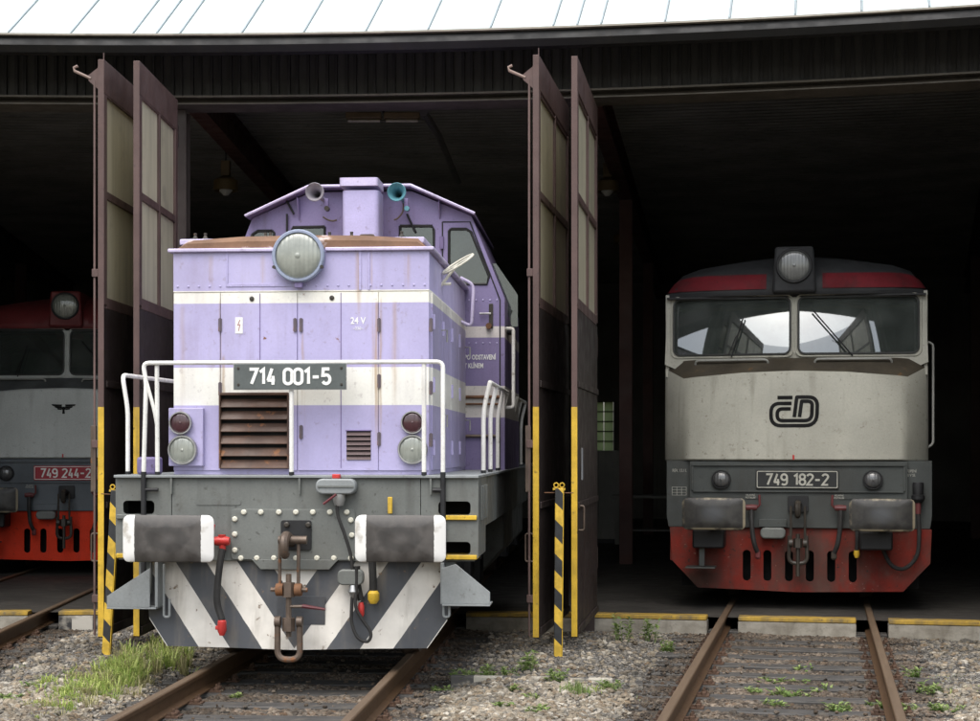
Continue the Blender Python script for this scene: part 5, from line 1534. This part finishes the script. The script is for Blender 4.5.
m_npr = paint('red number plate', (0.36, 0.022, 0.035), 0.5, 0.12, 6, 0.3)
big_nose(F2, 'cream and red locomotive 749 182-2 with black logo, standing in the right doorway', '749 182-2', m_npb, m_nose182, m_low182, m_skirt182, m_brow182, m_roofd, m_shelf182, 'cd', m_cream, False)
m_nose244 = paint('pale grey nose paint', (0.60, 0.62, 0.59), 0.5, 0.1, 1.3, 0.3, (0.16,0.15,0.13))
m_low244 = paint('slate blue grey paint', (0.10, 0.115, 0.13), 0.5, 0.2, 2, 0.4)
m_skirt244 = paint('bright red skirt', (0.66, 0.045, 0.016), 0.6, 0.2, 2.2, 0.5, (0.06,0.02,0.02), spec=.15)
m_brow244 = paint('brown red roof', (0.18, 0.03, 0.032), 0.5, 0.2, 3, 0.4)
m_shelf244 = paint('grey shelf', (0.10, 0.105, 0.105), 0.6, 0.3, 3, 0.4)
big_nose(F0, 'grey and red locomotive with red plate 749 244, cut by the left border', '749 244-2', m_npr, m_nose244, m_low244, m_skirt244, m_brow244, m_brow244, m_shelf244, 'wing', m_white, True)
# ------------------------------------------------------------------ weeds and grass
def on_ground(u, v):
    h = -.13
    for _ in range(4):
        y = FPX*(EYE-h)/(v-HOR); x = (u-490)/FPX*y
        h = ground_h(x, y)
    return Vector((x, y, h))
def leaf_mat(name, a, b):
    t = NT(name)
    g = t.n.new('ShaderNodeNewGeometry')
    c = t.mix(g.outputs['Random Per Island'], a, b)
    c = t.value(c, t.ramp(t.noise(30, 3), .3, .7, .8, 1.15))
    t.b.inputs['Subsurface Weight'].default_value = 0
    tr = t.n.new('ShaderNodeBsdfTranslucent'); t.link(c, tr.inputs[0])
    m = t.n.new('ShaderNodeMixShader'); m.inputs[0].default_value = .35
    t.out(c, .6, 0, .3)
    t.link(t.b.outputs[0], m.inputs[1]); t.link(tr.outputs[0], m.inputs[2]); t.link(m.outputs[0], t.n['Material Output'].inputs[0])
    return t.m
m_weed = leaf_mat('fresh weed leaves', (0.11, 0.19, 0.045), (0.33, 0.40, 0.15))
m_grass = leaf_mat('yellow green grass blades', (0.20, 0.31, 0.055), (0.48, 0.52, 0.17))
m_stalk = leaf_mat('pale seed stalks', (0.28, 0.27, 0.12), (0.42, 0.38, 0.20))
rw = random.Random(11)
def leaf(mb, p, d, l, w):
    d = Vector(d).normalized(); s = d.cross(Vector((0, 0, 1)))
    s = s.normalized() if s.length > 1e-4 else Vector((1, 0, 0))
    n = s.cross(d)
    p = Vector(p)
    mb.add([p, p+d*l*.45+s*w/2+n*l*.06, p+d*l-n*l*.12, p+d*l*.45-s*w/2+n*l*.06, p+d*l*.5-n*l*.04], [(0, 1, 4), (1, 2, 4), (2, 3, 4), (3, 0, 4)])
def weed(u, v, r, h, label, stems=9, ll=.045, per=11):
    o = on_ground(u, v); st = MB(); lv = MB()
    for i in range(stems):
        a = rw.uniform(0, 6.28); rr = r*math.sqrt(rw.random())*.6
        b = Vector((rr*math.cos(a), rr*math.sin(a), -.02))
        hh = 1.25*h*rw.uniform(.55, 1.0)
        tip = b*1.0 + Vector((r*.5*math.cos(a)*rw.random(), r*.5*math.sin(a)*rw.random(), hh))
        st.tube([b, (b+tip)/2+Vector((rw.uniform(-.01, .01), rw.uniform(-.01, .01), 0)), tip], .0035, 4, .0015)
        for k in range(per):
            t_ = rw.uniform(.25, 1.0); p = b+(tip-b)*t_
            aa = rw.uniform(0, 6.28)
            leaf(lv, p, (math.cos(aa), math.sin(aa), rw.uniform(.0, .9)), 1.35*ll*rw.uniform(.45, 1.35), 1.35*ll*rw.uniform(.3, .6))
    w = thing('weed', label, 'weed', tuple(o), 0, 'weeds growing in the ballast')
    st.build('stems', m_weed, w, 0, 0)
    lv.build('leaves', m_weed, w, 0, 0)
weed(622, 642, .11, .24, 'tall leafy weed at the foot of the middle sill, the left one of two', 10)
weed(650, 643, .10, .22, 'tall leafy weed at the foot of the sill, the right one of two', 9)
weed(527, 672, .10, .16, 'leafy weed between the tracks behind the kerb strip')
weed(509, 677, .08, .09, 'small weed left of the leafy weed behind the kerb strip', 7, .035)
weed(466, 683, .16, .10, 'broad low weed at the left end of the middle kerb strip', 14, .04)
weed(487, 679, .09, .10, 'low weed touching the broad one beside the middle kerb strip', 8, .04)
weed(529, 700, .09, .06, 'tiny weed in front of the middle kerb strip', 7, .03)
weed(516, 690, .07, .05, 'tiny weed right before the kerb strip end', 6, .03)
weed(803, 673, .09, .06, 'small weed between the right rails, farthest from the viewer', 8, .035)
weed(772, 684, .12, .06, 'low weed left of centre between the right rails', 9, .035)
weed(800, 684, .08, .05, 'tiny weed at the middle between the right rails', 7, .03)
weed(790, 698, .20, .07, 'widest low weed between the right rails', 20, .038)
weed(775, 708, .10, .07, 'low weed near the bottom border between the right rails', 9, .038)
weed(843, 714, .12, .08, 'low weed at the bottom border right of the track centre', 11, .04)
weed(876, 708, .08, .06, 'low weed close inside the rightmost rail', 8, .035)
weed(928, 695, .11, .10, 'pale weed in gravel outside the rightmost rail', 10, .04)
weed(914, 680, .08, .10, 'small weed beside the rightmost rail', 8, .04)
weed(28, 688, .08, .06, 'tiny weed at the left border by the kerb', 6, .03)
for (u, v, r_, h_, lab) in ((440, 694, .12, .06, 'flat weed right of the lilac locomotive rail near the bottom'), (556, 682, .10, .09, 'weed just left of the bright green grass tuft'), (612, 690, .12, .08, 'weed right of the grass tufts on the pale stones'), (536, 712, .10, .05, 'small weed at the bottom border between the tracks'), (505, 708, .08, .05, 'tiny weed low between the tracks near the bottom border'), (820, 692, .12, .05, 'flat weed right of the track centre between the right rails'), (755, 694, .09, .05, 'small weed near the left rail of the right track'), (905, 714, .10, .07, 'weed just outside the rightmost rail at the bottom border'), (948, 712, .14, .07, 'broad pale weed in the bottom right corner'), (12, 700, .12, .05, 'flat weed in the bottom left corner'), (668, 652, .08, .10, 'small weed left of the right track near the sill')):
    weed(u, v, r_, h_, lab, 12, .036)
weed(236, 700, .04, .06, 'single sprout between the sleepers of the left rails', 4, .035)
def blades(o, n, rx, ry, h, w, mb, lean=.5):
    for i in range(n):
        a = rw.uniform(0, 6.28); q = math.sqrt(rw.random())
        x, y = o.x+rx*q*math.cos(a), o.y+ry*q*math.sin(a)
        z = ground_h(x, y)-.01
        hh = h*rw.uniform(.35, 1.0)*(1.1-.6*q); d = rw.uniform(0, 6.28); le = lean*hh*rw.uniform(.1, 1)
        dx, dy = math.cos(d), math.sin(d)
        s = Vector((-dy, dx, 0))*w*.5*rw.uniform(.6, 1.2)
        b = Vector((x, y, z)); m_ = b+Vector((dx*le*.3, dy*le*.3, hh*.6)); t_ = b+Vector((dx*le, dy*le, hh))
        mb.add([b-s, b+s, m_+s*.8, m_-s*.8, t_], [(0, 1, 2, 3), (3, 2, 4)])
def clump(mb, o, n, r, h):
    for i in range(n):
        a = rw.uniform(0, 6.28); q = math.sqrt(rw.random())*r*.45
        x, y = o.x+q*math.cos(a), o.y+q*math.sin(a)
        a += rw.uniform(-.9, .9)
        hh = h*rw.uniform(.3, 1.0); le = hh*rw.uniform(.15, .95)
        d = Vector((math.cos(a), math.sin(a), 0)); s = Vector((-d.y, d.x, 0))*rw.uniform(.0018, .0055)
        b = Vector((x, y, ground_h(x, y)-.01)); up = Vector((0, 0, 1))
        m1 = b+d*le*.25+up*hh*.5; m2_ = b+d*le*.6+up*hh*.85; t_ = b+d*le+up*hh*rw.uniform(.7, 1.0)
        mb.add([b-s, b+s, m1+s*.9, m1-s*.9, m2_+s*.6, m2_-s*.6, t_], [(0, 1, 2, 3), (3, 2, 4, 5), (5, 4, 6)])
g = MB(); g2_ = MB()
for i in range(150):
    tt = rw.random()
    u = 40+150*tt+rw.gauss(0, 14); v = 706-52*tt+rw.gauss(0, 10)
    if v < 636 or v > 722: continue
    hh = (.06+.17*tt)*rw.uniform(.6, 1.35)
    clump(g if rw.random() < .78 else g2_, on_ground(u, v), int(rw.uniform(18, 60)), rw.uniform(.05, .16), hh)
o = kind(g.build('grass', m_grass, None, 0, 0), 'stuff'); o['label'] = 'patch of yellow green grass beside the left striped post'
g = g2_
for (u, v, n) in ((180, 668, 26), (130, 668, 40)):
    blades(on_ground(u, v), n, .25, .3, .36, .004, g, .35)
o = kind(g.build('dry_stalks', m_stalk, None, 0, 0), 'stuff'); o['label'] = 'thin dry grass stalks under the left buffer'
g = MB(); blades(on_ground(576, 694), 260, .13, .10, .16, .006, g)
tag(g.build('grass_tuft', m_weed, None, 0, 0), 'bright green grass tuft at the right end of the kerb strip', 'grass')
g = MB(); blades(on_ground(597, 693), 120, .10, .10, .09, .006, g)
tag(g.build('grass_tuft', m_grass, None, 0, 0), 'short pale grass tuft right of the bright green tuft', 'grass')
g = MB()
for (u, v, n, rx) in ((955, 692, 500, .35), (965, 705, 400, .35), (935, 680, 200, .25), (22, 668, 80, .2), (640, 700, 60, .3)):
    blades(on_ground(u, v), n, rx, rx, .05, .006, g)
o = kind(g.build('sparse_grass', m_grass, None, 0, 0), 'stuff'); o['label'] = 'sparse short grass in the gravel at the right border'
